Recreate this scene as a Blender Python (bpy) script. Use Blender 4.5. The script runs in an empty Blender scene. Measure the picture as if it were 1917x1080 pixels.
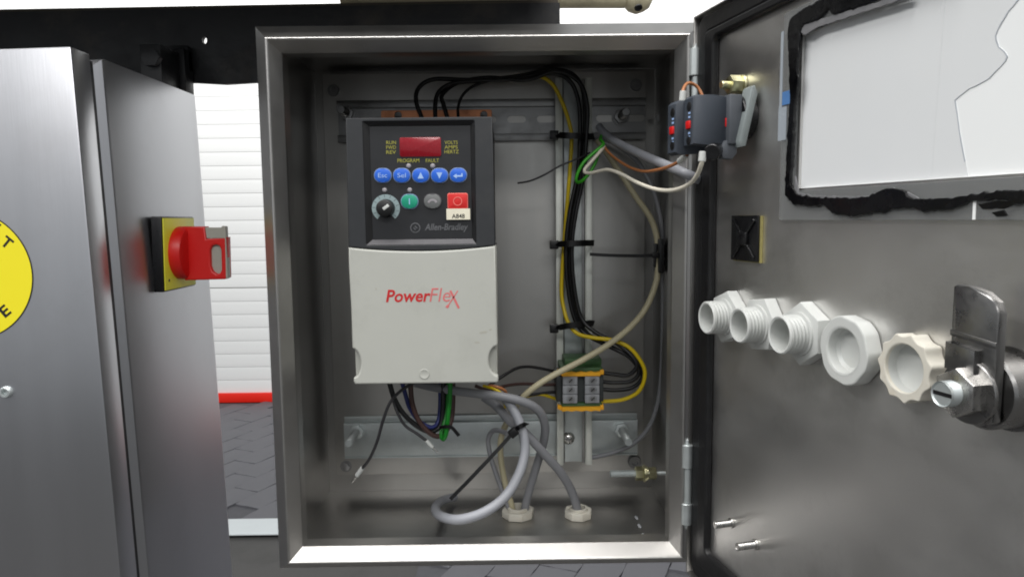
import bpy, bmesh, math, random
from mathutils import Matrix, Vector, noise
rnd = random.Random(7)
sc = bpy.context.scene
COL = sc.collection
MM = 0.001
# ------------------------------------------------------------------ camera (mm, box front at Y=0, +Y away, +Z up)
CX, CY, CZ = 17.648, -475.135, 60.256
RX, RY, RZ, FPX = -0.099, 0.011, -0.006, 1326.5
CR = (Matrix.Rotation(RZ, 3, 'Z') @ Matrix.Rotation(RX, 3, 'X') @ Matrix.Rotation(RY, 3, 'Y'))
cd = bpy.data.cameras.new('camera'); cam = bpy.data.objects.new('camera', cd); COL.objects.link(cam)
cd.sensor_width = 36; cd.lens = FPX * 36 / 1917; cd.clip_start = 0.01; cd.clip_end = 200
m4 = (CR @ Matrix.Rotation(math.radians(90), 3, 'X')).to_4x4(); m4.translation = Vector((CX, CY, CZ)) * MM
cam.matrix_world = m4; sc.camera = cam
# ------------------------------------------------------------------ light: a bright hall with ceiling lamps
w = bpy.data.worlds.new('World'); sc.world = w; w.use_nodes = True
bg = w.node_tree.nodes['Background']; bg.inputs[0].default_value = (0.93, 0.97, 1.0, 1); bg.inputs[1].default_value = 0.44
sc.view_settings.view_transform = 'Standard'; sc.view_settings.look = 'None'
sc.cycles.filter_width = 1.9
sc.view_settings.exposure = 0.0; sc.view_settings.gamma = 1
def lamp(name, loc, size, power, rot=(0, 0, 0), col=(1, 0.985, 0.965)):
    l = bpy.data.lights.new(name, 'AREA'); l.shape = 'RECTANGLE'; l.size, l.size_y = size
    l.energy = power; l.color = col
    o = bpy.data.objects.new(name, l); COL.objects.link(o)
    o.location = loc; o.rotation_euler = [math.radians(a) for a in rot]
    return o
lamp('ceiling_lamp', (0.2, -0.75, 2.7), (4.0, 0.5), 115, (0, 0, 0))
lamp('ceiling_lamp', (1.0, -3.8, 2.6), (4.5, 0.5), 95, (42, 0, 0))
lamp('ceiling_lamp', (-2.7, -0.9, 2.4), (0.5, 3.4), 80, (0, -38, 0))
lw = lamp('ceiling_lamp', (-0.8, 2.6, 2.5), (7.0, 0.5), 110, (72, 0, 0)); lw.data.spread = math.radians(140)
# ------------------------------------------------------------------ pixel / plane helpers (photo pixels -> mm)
C0 = Vector((CX, CY, CZ))
def ray(x, y): return CR @ Vector(((x - 958.5) / FPX, 1, -(y - 540) / FPX))
def P(x, y, Y): d = ray(x, y); return C0 + d * ((Y - CY) / d.y)
def PZ(x, y, Z): d = ray(x, y); return C0 + d * ((Z - CZ) / d.z)
PH = math.radians(13.5)
DU = Vector((math.sin(PH), -math.cos(PH), 0)); DN = Vector((-math.cos(PH), -math.sin(PH), 0)); DO = Vector((146, 2, 0))
def PD(x, y, h=0):
    d = ray(x, y); o = DO + DN * h; t = (o - C0).dot(DN) / d.dot(DN); q = C0 + d * t - o
    return (q.dot(DU), q.z)
def FR(o, x, y, z):
    x, y, z = Vector(x), Vector(y), Vector(z)
    return Matrix(((x.x, y.x, z.x, o[0]), (x.y, y.y, z.y, o[1]), (x.z, y.z, z.z, o[2]), (0, 0, 0, 1)))
def FF(X, Y, Z, a=0):      # local x right, y up, z towards the camera
    c, s = math.cos(a), math.sin(a)
    return FR((X, Y, Z), (c, 0, s), (-s, 0, c), (0, -1, 0))
def FD(u, wz, n=0):        # on the open door: x along the door, y up, z out of its inner face
    return FR(DO + DU * u + DN * n + Vector((0, 0, wz)), DU, (0, 0, 1), DN)
def FU(X, Y, Z): return Matrix.Translation((X, Y, Z))
def FX(X, Y, Z): return FR((X, Y, Z), (0, 1, 0), (0, 0, 1), (1, 0, 0))   # local z -> +X
def FAX(p, d):             # any axis
    d = Vector(d).normalized(); a = Vector((0, 0, 1)) if abs(d.z) < .9 else Vector((1, 0, 0))
    x = a.cross(d).normalized(); return FR(p, x, d.cross(x), d)
# ------------------------------------------------------------------ materials
def lin(c):
    return tuple((v / 255 / 12.92 if v / 255 <= .04045 else ((v / 255 + .055) / 1.055) ** 2.4) for v in c)
def mat(name, c, rough=.4, metal=0, var=.12, nscale=60, rvar=.08, bump=.0, bscale=600, stretch=(1, 1, 1), coat=0, spec=.5, dirt=0, dcol=(60, 50, 40), dscale=25, trans=0, alpha=1, emit=0, aniso=0):
    m = bpy.data.materials.new(name); m.use_nodes = True
    nt = m.node_tree; N = nt.nodes; L = nt.links; b = N['Principled BSDF']
    c = lin(c) if max(c) > 1.01 else c
    tc = N.new('ShaderNodeTexCoord'); mp = N.new('ShaderNodeMapping'); mp.inputs['Scale'].default_value = stretch
    L.new(tc.outputs['Object'], mp.inputs[0])
    n = N.new('ShaderNodeTexNoise'); n.inputs['Scale'].default_value = nscale; n.inputs['Detail'].default_value = 6; n.inputs['Roughness'].default_value = .62
    L.new(mp.outputs[0], n.inputs[0])
    mx = N.new('ShaderNodeMix'); mx.data_type = 'RGBA'
    mx.inputs[6].default_value = (*[v * (1 - var) for v in c], 1); mx.inputs[7].default_value = (*[min(1, v * (1 + var)) for v in c], 1)
    L.new(n.outputs[0], mx.inputs[0]); out = mx.outputs[2]
    if dirt:
        n2 = N.new('ShaderNodeTexNoise'); n2.inputs['Scale'].default_value = dscale; n2.inputs['Detail'].default_value = 8; n2.inputs['Roughness'].default_value = .7
        L.new(tc.outputs['Object'], n2.inputs[0])
        r = N.new('ShaderNodeMapRange'); r.inputs[1].default_value = .52; r.inputs[2].default_value = .72; r.inputs[4].default_value = dirt
        L.new(n2.outputs[0], r.inputs[0])
        m2 = N.new('ShaderNodeMix'); m2.data_type = 'RGBA'; m2.inputs[7].default_value = (*lin(dcol), 1)
        L.new(r.outputs[0], m2.inputs[0]); L.new(out, m2.inputs[6]); out = m2.outputs[2]
    L.new(out, b.inputs['Base Color'])
    rr = N.new('ShaderNodeMapRange'); rr.inputs[1].default_value = .25; rr.inputs[2].default_value = .75
    rr.inputs[3].default_value = max(.02, rough - rvar); rr.inputs[4].default_value = min(1, rough + rvar)
    L.new(n.outputs[0], rr.inputs[0]); L.new(rr.outputs[0], b.inputs['Roughness'])
    b.inputs['Metallic'].default_value = metal; b.inputs['Specular IOR Level'].default_value = spec
    b.inputs['Coat Weight'].default_value = coat; b.inputs['Transmission Weight'].default_value = trans; b.inputs['Alpha'].default_value = alpha
    if aniso: b.inputs['Anisotropic'].default_value = aniso
    if emit:
        b.inputs['Emission Color'].default_value = (*c, 1); b.inputs['Emission Strength'].default_value = emit
    if bump:
        n3 = N.new('ShaderNodeTexNoise'); n3.inputs['Scale'].default_value = bscale; n3.inputs['Detail'].default_value = 4
        L.new(mp.outputs[0], n3.inputs[0]); bp = N.new('ShaderNodeBump'); bp.inputs['Strength'].default_value = bump; bp.inputs['Distance'].default_value = .0004
        L.new(n3.outputs[0], bp.inputs['Height']); L.new(bp.outputs[0], b.inputs['Normal'])
    return m
M = {}
M['steel'] = mat('shade_darkened_steel', (.40, .393, .38), .35, 1, .12, 22, .06, .08, 900, (1, 1, .07), dirt=.08, dcol=(95, 85, 70), dscale=9)  # same sheet steel, colour lowered to deepen the shade inside the box
M['rim'] = mat('brushed_rim_steel', (.48, .47, .455), .38, 1, .05, 60, .03, .05, 900, (1, 1, 1), dirt=.06, dcol=(110, 100, 85), dscale=14)
M['plate'] = mat('plate_steel', (.47, .46, .44), .36, 1, .12, 26, .09, .10, 900, (1, 1, .07), dirt=.14, dcol=(85, 75, 62), dscale=11)
M['door'] = mat('door_steel', (.69, .68, .665), .40, 1, .12, 14, .11, .08, 900, (.5, .5, 1), dirt=.2, dcol=(90, 84, 74), dscale=14)
M['cab'] = mat('cabinet_steel', (.51, .515, .54), .33, 1, .05, 30, .03, .08, 900, (1, 1, .05), dirt=.12, dcol=(120, 110, 100), dscale=7)
M['zinc'] = mat('galvanised_zinc', (.58, .62, .62), .45, .75, .15, 120, .12, .1, 400, dirt=.2, dcol=(110, 110, 100), dscale=60)
M['zincw'] = mat('white_zinc', (.74, .76, .71), .45, .45, .12, 120, .12, .1, 400, dirt=.2, dcol=(120, 120, 110), dscale=60)
M['zincdk'] = mat('dull_zinc', (.31, .31, .31), .4, 1, .15, 90, .1, .1, 400, dirt=.3, dcol=(70, 66, 60), dscale=50)
M['chrome'] = mat('bright_steel', (.56, .55, .53), .27, 1, .1, 200, .08, .05, 900)
M['cam'] = mat('dark_nickel', (.29, .285, .28), .3, 1, .12, 120, .1, .05, 700)
M['yzinc'] = mat('yellow_zinc', (.70, .67, .42), .33, 1, .15, 300, .1)
M['beam'] = mat('black_beam_paint', (24, 24, 26), .45, 0, .5, 40, .2, .5, 150, dirt=.7, dcol=(64, 57, 50), dscale=16)
M['flange'] = mat('worn_brown_flange', (74, 66, 54), .6, 0, .3, 40, .1, .4, 150, dirt=.5, dcol=(36, 33, 30), dscale=20)
M['cream'] = mat('cream_paint', (205, 196, 166), .45, 0, .08, 20, .1, .1, 200, dirt=.5, dcol=(105, 98, 80), dscale=20)
M['blk'] = mat('black_plastic', (17, 17, 19), .32, 0, .15, 200, .1, .12, 1500)
M['drv'] = mat('drive_black', (40, 42, 45), .5, 0, .08, 150, .08, .25, 2500, dirt=.12, dcol=(85, 82, 78), dscale=40)
M['pad'] = mat('keypad_black', (31, 32, 35), .42, 0, .08, 80, .06, .05, 1500)
M['rec'] = mat('recess_black', (13, 13, 15), .5, 0, .1, 100)
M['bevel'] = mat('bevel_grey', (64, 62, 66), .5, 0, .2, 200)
M['cover'] = mat('grey_white_plastic', (178, 179, 172), .45, 0, .03, 40, .06, .2, 2600, dirt=.2, dcol=(138, 136, 128), dscale=28)
M['disp'] = mat('display_red', (136, 8, 26), .25, 0, .08, 300, coat=.3)
M['blue'] = mat('button_blue', (38, 98, 205), .4, 0, .08, 200, .08)
M['bezel'] = mat('button_rim', (120, 140, 172), .45, 0, .1, 200)
M['pale'] = mat('pale_print', (160, 190, 235), .5)
M['green'] = mat('button_green', (28, 148, 118), .4, 0, .08, 200)
M['greyb'] = mat('button_grey', (104, 106, 106), .45)
M['red'] = mat('button_red', (205, 38, 36), .4, 0, .06, 200)
M['redl'] = mat('print_light_red', (232, 120, 110), .5)
M['led'] = mat('led_grey', (150, 146, 150), .35)
M['dial'] = mat('dial_grey', (140, 158, 160), .5)
M['white'] = mat('white_plastic', (198, 200, 197), .38, 0, .04, 100, .08, dirt=.08, dcol=(170, 160, 140), dscale=60)
M['ivory'] = mat('ivory_plastic', (212, 208, 196), .4, 0, .05, 100, .08, dirt=.25, dcol=(170, 140, 90), dscale=70)
M['label'] = mat('label_paper', (226, 220, 200), .6)
M['ink'] = mat('black_ink', (22, 22, 24), .6)
M['olive'] = mat('olive_print', (150, 146, 60), .6)
M['dim'] = mat('dim_grey_print', (92, 93, 96), .6)
M['pfred'] = mat('logo_red', (186, 36, 38), .5, 0, .15, 300)
M['pfpink'] = mat('logo_light_red', (205, 108, 108), .5, 0, .2, 300)
M['copper'] = mat('copper_plate', (.60, .25, .13), .42, .8, .3, 90, .12, dirt=.45, dcol=(70, 40, 25), dscale=60)
M['tgrey'] = mat('terminal_grey', (156, 158, 162), .45, 0, .06, 100)
M['tgreen'] = mat('terminal_green', (58, 92, 52), .5, 0, .12, 120)
M['tdark'] = mat('terminal_dark', (58, 62, 62), .5)
M['orange'] = mat('terminal_orange', (244, 176, 34), .45, 0, .06, 200)
M['wblk'] = mat('wire_black', (15, 15, 17), .42, 0, .2, 200)
M['wdk'] = mat('wire_dark_grey', (42, 41, 44), .45, 0, .2, 300)
M['wyel'] = mat('wire_yellow', (214, 186, 12), .4, 0, .08, 120)
M['wgrn'] = mat('wire_green', (62, 168, 40), .4, 0, .1, 150)
M['wgr2'] = mat('wire_deep_green', (20, 128, 34), .4, 0, .1, 150)
M['wwht'] = mat('wire_white', (228, 222, 206), .42, 0, .05, 150)
M['wbrn'] = mat('wire_copper_brown', (168, 108, 66), .42, 0, .1, 150)
M['wdbr'] = mat('wire_dark_brown', (68, 46, 42), .45, 0, .1, 150)
M['wblu'] = mat('wire_blue', (44, 52, 110), .42, 0, .1, 150)
M['wcrm'] = mat('cable_cream', (184, 176, 146), .45, 0, .06, 150, dirt=.15, dcol=(140, 130, 100))
M['wgry'] = mat('cable_grey', (150, 152, 158), .45, 0, .06, 120, dirt=.15, dcol=(110, 108, 106))
M['wgr3'] = mat('cable_mid_grey', (134, 135, 139), .48, 0, .06, 120)
M['cblk'] = mat('contact_block_grey', (58, 64, 73), .5, 0, .08, 120, .08, .2, 2000, dirt=.15, dcol=(90, 92, 95), dscale=60)
M['cred'] = mat('contact_red', (214, 22, 22), .4)
M['lever'] = mat('lever_grey', (142, 150, 150), .45, .2, .06, 120, .08, dirt=.2, dcol=(100, 104, 104), dscale=60)
M['colr'] = mat('collar_grey', (86, 90, 96), .5, .1, .08, 120)
M['gasket'] = mat('gasket_foam', (15, 15, 17), .45, 0, .2, 150, .1, .2, 900)
M['tar'] = mat('black_sealant', (9, 9, 11), .25, 0, .3, 90, .14, .5, 160)
M['tarh'] = mat('grey_sealant_smear', (116, 116, 118), .45, 0, .35, 120, .1, .4, 300)
M['wsheet'] = mat('polycarbonate_sheet', (138, 140, 140), .3, 0, .08, 40, .1, spec=.5, alpha=.42)
M['backing'] = mat('window_backing', (240, 242, 242), .35, 0, .01, 18, .05)
M['paper'] = mat('white_paper', (243, 244, 243), .6, 0, .015, 30)
M['film'] = mat('hazy_window_film', (222, 224, 225), .24, 0, .03, 18, .08, dirt=.25, dcol=(218, 221, 225), dscale=8)
M['edge'] = mat('torn_edge_grey', (168, 174, 182), .7)
M['tape'] = mat('clear_tape', (176, 184, 192), .25, 0, .06, 60, alpha=.7)
M['bluet'] = mat('blue_tape', (82, 124, 178), .35, 0, .1, 100)
M['foam'] = mat('yellow_foam_tape', (158, 148, 92), .8, 0, .25, 600, 0, .5, 900)
M['swred'] = mat('switch_red', (212, 26, 22), .38, 0, .05, 120, .06)
M['swyel'] = mat('switch_yellow', (238, 234, 66), .45, 0, .06, 60, dirt=.1, dcol=(150, 150, 80))
M['styel'] = mat('sticker_yellow', (240, 226, 38), .4, 0, .03, 20)
M['swgry'] = mat('switch_grey', (168, 166, 156), .45, 0, .05, 100)
M['shut'] = mat('shutter_white', (236, 237, 236), .5, 0, .015, 3)
M['shutred'] = mat('shutter_red', (238, 32, 10), .5, 0, .04, 6)
M['slab'] = mat('paving_grey', (94, 94, 99), .6, 0, .14, 5, .1, .3, 90, dirt=.2, dcol=(78, 77, 80), dscale=3)
M['bed'] = mat('joint_sand', (84, 84, 88), .9, 0, .3, 30, .05, .3, 200)
M['conc'] = mat('dark_concrete', (72, 71, 70), .7, 0, .25, 9, .1, .4, 90, dirt=.6, dcol=(58, 57, 56), dscale=5)
M['line'] = mat('white_floor_paint', (206, 212, 214), .6, 0, .05, 8, dirt=.15, dcol=(170, 175, 175), dscale=9)
# ------------------------------------------------------------------ mesh builder (mm, world space; origin shifted to the thing)
LOC = {}
def rootloc(o):
    while o is not None and o.parent is not None: o = o.parent
    return LOC.get(o.name, Vector((0, 0, 0))) if o is not None else Vector((0, 0, 0))
class MB:
    def __init__(s): s.bm = bmesh.new(); s.sharp = 35
    def add(s, vs, fs, F=None):
        F = F or Matrix.Identity(4)
        v = [s.bm.verts.new(F @ Vector(p)) for p in vs]
        for f in fs:
            try: s.bm.faces.new([v[i] for i in f])
            except ValueError: pass
        return s
    def box(s, F, x0, x1, y0, y1, z0, z1, bev=0):
        b = bmesh.new()
        vs = [b.verts.new((x, y, z)) for z in (z0, z1) for y in (y0, y1) for x in (x0, x1)]
        for f in ((0, 2, 3, 1), (4, 5, 7, 6), (0, 1, 5, 4), (2, 6, 7, 3), (0, 4, 6, 2), (1, 3, 7, 5)): b.faces.new([vs[i] for i in f])
        if bev: bmesh.ops.bevel(b, geom=b.edges[:], offset=bev, segments=2, affect='EDGES', profile=.5)
        return s.join(b, F)
    def join(s, b, F=None):
        b.verts.index_update()
        s.add([v.co.copy() for v in b.verts], [[v.index for v in f.verts] for f in b.faces], F); b.free(); return s
    def prism(s, poly, F, z0, z1, bev=0):
        b = bmesh.new(); n = len(poly)
        lo = [b.verts.new((p[0], p[1], z0)) for p in poly]; hi = [b.verts.new((p[0], p[1], z1)) for p in poly]
        b.faces.new(lo[::-1]); top = b.faces.new(hi)
        for i in range(n): b.faces.new((lo[i], lo[(i + 1) % n], hi[(i + 1) % n], hi[i]))
        if bev: bmesh.ops.bevel(b, geom=top.edges[:], offset=bev, segments=2, affect='EDGES', profile=.5)
        return s.join(b, F)
    def lathe(s, prof, F, seg=32):
        vs, fs = [], []; n = len(prof)
        for i in range(seg):
            a = 2 * math.pi * i / seg
            for r, h in prof: vs.append((r * math.cos(a), r * math.sin(a), h))
        for i in range(seg):
            j = (i + 1) % seg
            for k in range(n - 1): fs.append((i * n + k, j * n + k, j * n + k + 1, i * n + k + 1))
        s.add(vs, fs, F); bmesh.ops.remove_doubles(s.bm, verts=s.bm.verts[:], dist=1e-5); return s
    def curve(s, loops, F, z0, z1, bev=0):      # flat shape with holes
        c = bpy.data.curves.new('t', 'CURVE'); c.dimensions = '2D'; c.fill_mode = 'BOTH'; c.extrude = (z1 - z0) / 2 - bev; c.bevel_depth = bev; c.bevel_resolution = 1
        c.offset = -bev
        for lp in loops:
            sp = c.splines.new('POLY'); sp.points.add(len(lp) - 1); sp.use_cyclic_u = True
            for i, p in enumerate(lp): sp.points[i].co = (p[0], p[1], 0, 1)
        return s._curve(c, F @ Matrix.Translation((0, 0, (z0 + z1) / 2)))
    def _curve(s, c, F):
        o = bpy.data.objects.new('t', c); COL.objects.link(o); me = bpy.data.meshes.new_from_object(o)
        s.add([v.co.copy() for v in me.vertices], [list(p.vertices) for p in me.polygons], F)
        bpy.data.objects.remove(o); bpy.data.curves.remove(c); bpy.data.meshes.remove(me); return s
    def text(s, body, F, wd, ht, shear=0, bold=0, th=.12):   # fitted into wd x ht, local origin = lower left
        c = bpy.data.curves.new('t', 'FONT'); c.body = body; c.size = 1; c.shear = shear; c.offset = bold; c.resolution_u = 3
        o = bpy.data.objects.new('t', c); COL.objects.link(o); me = bpy.data.meshes.new_from_object(o)
        xs = [v.co.x for v in me.vertices]; ys = [v.co.y for v in me.vertices]
        sx = wd / (max(xs) - min(xs)); sy = ht / (max(ys) - min(ys))
        c.extrude = th / 2; me2 = bpy.data.meshes.new_from_object(o)
        x0, y0 = min(xs), min(ys)
        s.add([((v.co.x - x0) * sx, (v.co.y - y0) * sy, v.co.z + th / 2) for v in me2.vertices], [list(p.vertices) for p in me2.polygons], F)
        bpy.data.objects.remove(o); bpy.data.curves.remove(c); bpy.data.meshes.remove(me); bpy.data.meshes.remove(me2); return s
    def tube(s, pts, r, seg=10, step=3.0, r1=None):
        pts = [Vector(p) for p in pts]; q = spline(pts, step); n = len(q)
        t0 = (q[1] - q[0]).normalized(); a = Vector((0, 0, 1)) if abs(t0.z) < .9 else Vector((1, 0, 0))
        x = a.cross(t0).normalized(); vs, fs = [], []
        for i, p in enumerate(q):
            t = (q[min(i + 1, n - 1)] - q[max(i - 1, 0)]).normalized()
            x = (x - t * x.dot(t)).normalized(); y = t.cross(x)
            rr = r if r1 is None else r + (r1 - r) * i / (n - 1)
            for k in range(seg):
                an = 2 * math.pi * k / seg; vs.append(p + x * (rr * math.cos(an)) + y * (rr * math.sin(an)))
        for i in range(n - 1):
            for k in range(seg):
                k2 = (k + 1) % seg; fs.append((i * seg + k, i * seg + k2, (i + 1) * seg + k2, (i + 1) * seg + k))
        fs.append(tuple(range(seg))[::-1]); fs.append(tuple(range((n - 1) * seg, n * seg)))
        return s.add(vs, fs)
    def cyl(s, p0, p1, r, seg=20, bev=.0):
        p0, p1 = Vector(p0), Vector(p1); h = (p1 - p0).length; b = bev
        pr = [(0, 0), (r - b, 0), (r, b), (r, h - b), (r - b, h), (0, h)] if b else [(0, 0), (r, 0), (r, h), (0, h)]
        return s.lathe(pr, FAX(p0, p1 - p0), seg)
    def thread(s, p0, p1, r, pitch=1.0, seg=18):
        p0, p1 = Vector(p0), Vector(p1); h = (p1 - p0).length; pr = [(0, 0), (r * .8, 0)]; z = pitch * .4
        while z < h - pitch * .5: pr += [(r, z), (r * .85, z + pitch * .5)]; z += pitch
        pr += [(r * .96, z), (r * .96, h - min(.5, r * .15)), (r * .82, h), (0, h)]
        return s.lathe(pr, FAX(p0, p1 - p0), seg)
    def nut(s, p0, d, af, h, rot=0, bev=.4, sides=6):
        R = af / 2 / math.cos(math.pi / sides)
        return s.prism([(R * math.cos(rot + 2 * math.pi * i / sides), R * math.sin(rot + 2 * math.pi * i / sides)) for i in range(sides)], FAX(p0, d), 0, h, bev)
    def build(s, name, m, parent=None, bev=0, smooth=True):
        if bev:
            bmesh.ops.remove_doubles(s.bm, verts=s.bm.verts[:], dist=1e-4)
            es = [e for e in s.bm.edges if len(e.link_faces) == 2 and e.calc_face_angle(0) > .5]
            bmesh.ops.bevel(s.bm, geom=es, offset=bev, segments=2, affect='EDGES', profile=.5, clamp_overlap=True)
        bmesh.ops.recalc_face_normals(s.bm, faces=s.bm.faces[:])
        off = rootloc(parent) if parent is not None else Vector((0, 0, 0))
        if parent is None:
            lo = Vector([min(v.co[i] for v in s.bm.verts) for i in range(3)]); hi = Vector([max(v.co[i] for v in s.bm.verts) for i in range(3)])
            off = Vector(((lo.x + hi.x) / 2, (lo.y + hi.y) / 2, lo.z))
        for v in s.bm.verts: v.co = (v.co - off) * MM
        me = bpy.data.meshes.new(name); s.bm.to_mesh(me); s.bm.free()
        if smooth:
            me.shade_smooth(); me.set_sharp_from_angle(angle=math.radians(s.sharp))
        me.materials.append(M[m] if isinstance(m, str) else m)
        o = bpy.data.objects.new(name, me); COL.objects.link(o)
        if parent is not None: o.parent = parent
        else: o.location = off * MM; LOC[o.name] = off
        return o
def spline(p, step):
    if len(p) == 2:
        n = max(1, int((p[1] - p[0]).length / step)); return [p[0].lerp(p[1], i / n) for i in range(n + 1)]
    q = [p[0] * 2 - p[1]] + p + [p[-1] * 2 - p[-2]]; out = []
    for i in range(1, len(q) - 2):
        a, b, c, d = q[i - 1], q[i], q[i + 1], q[i + 2]; n = max(2, int((c - b).length / step))
        for k in range(n):
            t = k / n
            out.append(.5 * ((2 * b) + (c - a) * t + (2 * a - 5 * b + 4 * c - d) * t * t + (3 * b - a - 3 * c + d) * t ** 3))
    out.append(p[-1]); return out
def thing(name, label, cat, loc, group=None):
    o = bpy.data.objects.new(name, None); COL.objects.link(o); o.location = Vector(loc) * MM; o.empty_display_size = .02
    LOC[o.name] = Vector(loc); return tag(o, label, cat, group)
def tag(o, label, cat, group=None):
    o['label'] = label; o['category'] = cat
    if group: o['group'] = group
    return o
def struct(o): o['kind'] = 'structure'; return o
def rect(x0, x1, y0, y1): return [(x0, y0), (x1, y0), (x1, y1), (x0, y1)]
def rrect(x0, x1, y0, y1, r, n=5):
    o = []
    for cx, cy, a0 in ((x1 - r, y0 + r, -90), (x1 - r, y1 - r, 0), (x0 + r, y1 - r, 90), (x0 + r, y0 + r, 180)):
        for i in range(n + 1):
            a = math.radians(a0 + 90 * i / n); o.append((cx + r * math.cos(a), cy + r * math.sin(a)))
    return o
def circ(cx, cy, r, n=24, ry=None): return [(cx + r * math.cos(2 * math.pi * i / n), cy + (ry or r) * math.sin(2 * math.pi * i / n)) for i in range(n)]
def copy_part(o, parent, d):        # a copy of one part, shifted by d (mm)
    c = o.copy(); COL.objects.link(c); c.parent = parent; c.location = o.location + Vector(d) * MM; return c

# ================================================================== SETTING
FZ = -1240.0
b = MB(); b.add([(-16000, -9000, FZ), (16000, -9000, FZ), (16000, 16000, FZ), (-16000, 16000, FZ)], [(0, 1, 2, 3)])
ground = struct(b.build('floor', 'conc'))
b = MB(); b.box(FU(0, 0, 0), -9000, -850, 2335, 2490, FZ + 14, FZ + 18)
struct(b.build('floor_marking', 'line'))
b = MB(); b.add([(-4000, 2492, FZ + 4), (4000, 2492, FZ + 4), (4000, 4500, FZ + 4), (-4000, 4500, FZ + 4)], [(0, 1, 2, 3)]); b.add([(-330, 1500, FZ + 4), (4000, 1500, FZ + 4), (4000, 2491, FZ + 4), (-330, 2491, FZ + 4)], [(0, 1, 2, 3)])
struct(b.build('paving_bed', 'bed'))
# grey paving slabs with worn joints, laid slantwise up to the shutter
sl_meshes = []
def slab_mesh(k):
    r = random.Random(k); L_, W_ = 297, 147; pts = []
    for (x0, y0, x1, y1) in ((-L_/2, -W_/2, L_/2, -W_/2), (L_/2, -W_/2, L_/2, W_/2), (L_/2, W_/2, -L_/2, W_/2), (-L_/2, W_/2, -L_/2, -W_/2)):
        n = 7 if abs(x1 - x0) > 1 else 4
        for i in range(n):
            t = i / n; pts.append((x0 + (x1 - x0) * t + r.uniform(-3, 1), y0 + (y1 - y0) * t + r.uniform(-4, 1)))
    mb = MB(); mb.prism(pts, Matrix.Identity(4), 0, 11, 3)
    for v in mb.bm.verts: v.co *= MM
    bmesh.ops.recalc_face_normals(mb.bm, faces=mb.bm.faces[:])
    me = bpy.data.meshes.new('slab'); mb.bm.to_mesh(me); mb.bm.free(); me.materials.append(M['slab']); return me
sl_meshes = [slab_mesh(k) for k in range(4)]
fl = LOC['floor']; ang = math.radians(66); ca, sa = math.cos(ang), math.sin(ang)
for i in range(-28, 40):
    for j in range(-28, 32):
        lx, ly = i * 300 + (j % 2) * 150, j * 150
        X, Y = -600 + lx * ca - ly * sa, 3200 + lx * sa + ly * ca
        if Y > 4400 or Y < 1850: continue
        if Y < 2520 and X < -330: continue
        t = Y + 475; px = 958 + 1326 * X / t
        if not ((Y > 2300 and 300 < px < 620) or (Y < 2900 and 480 < px < 1420)): continue
        o = bpy.data.objects.new('paving_slab', sl_meshes[rnd.randrange(4)]); COL.objects.link(o); o.parent = ground
        o.location = (Vector((X, Y, FZ + 1 + rnd.uniform(0, 3))) - fl) * MM; o.rotation_euler = (0, 0, ang + rnd.uniform(-.02, .02))
# white roller shutter
SY = 4536
sh = thing('roller_shutter', 'white slatted roller shutter with a red bottom bar closing the back of the hall', 'shutter', (-500, SY, FZ))
prof = []
for k in range(7):
    t = k / 6; prof.append((-1.6 * math.sin(math.pi * t) ** .3 if 0 < t < 1 else 0, 1.2 + 92.2 * t))
def slat_mb(z, gap=0):
    mb = MB(); vs = []; n = len(prof)
    for x in (-5200, 7200):
        for y, h in prof: vs.append((x, SY + y, z + h - 0))
        vs.append((x, SY + 12, z + 93.4)); vs.append((x, SY + 12, z + 1.2))
    m = n + 2
    mb.add(vs, [(i, (i + 1) % m, m + (i + 1) % m, m + i) for i in range(m)] + [tuple(range(m))[::-1], tuple(range(m, 2 * m))]); mb.sharp = 50
    return mb
z0 = -1168
s0 = slat_mb(z0).build('slat', 'shut', sh)
for k in range(1, 37):
    copy_part(s0, sh, (0, 0, 94.5 * k + (4 if k > 7 else 0)))
mb = MB(); mb.box(FU(0, 0, 0), -5200, 7200, SY - 22, SY + 14, FZ + 6, z0, 3); mb.build('bottom_bar', 'shutred', sh)
mb = MB(); mb.box(FU(0, 0, 0), -5200, 7200, SY + 16, SY + 24, FZ, 2500); mb.build('curtain_backing', 'swgry', sh)
# black painted beam carrying both boxes
bt = thing('steel_beam', 'black painted steel beam behind and above the open enclosure', 'beam', (-200, 172, 215))
hx = P(385, 77, 170)
mb = MB(); mb.curve([[(-1300, 178 + 1.5), (-600, 181.5), (-256, 182.2), (-230, 180.5), (-205, 181.8), (66.2, 184), (66.2, 247.5), (-60, 247), (-1300, 236)], circ(hx.x, hx.z, 2.2, 16, 3.2)], FR((0, 170, 0), (1, 0, 0), (0, 0, 1), (0, -1, 0)), -2.5, 2.5)
mb.build('web', 'beam', bt)
mb = MB(); mb.prism([(0, 0), (48, 0), (48, 4), (0, 4)], FR((-1300, 173, 236.2), (0, 1, 0), (0, 0, 1), Vector((1, 0, .0085))), 0, 1365); mb.build('flange', 'flange', bt)
# bracket on the beam above the left cabinet
br = thing('mounting_bracket', 'small black bracket between the beam and the top of the left cabinet', 'bracket', (-258, 165, 172))
mb = MB(); mb.box(FU(0, 0, 0), -279, -262, 118, 167, 166, 204, 1); mb.box(FU(0, 0, 0), -266, -257, 150, 166.5, 160, 208, 1); mb.box(FU(0, 0, 0), -279, -257, 158, 166, 190, 212, 1); mb.build('plate', 'beam', br)
mb = MB(); mb.nut((-268, 118, 192), (0, -1, 0), 13, 6); mb.build('bolt', 'beam', br)
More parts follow.
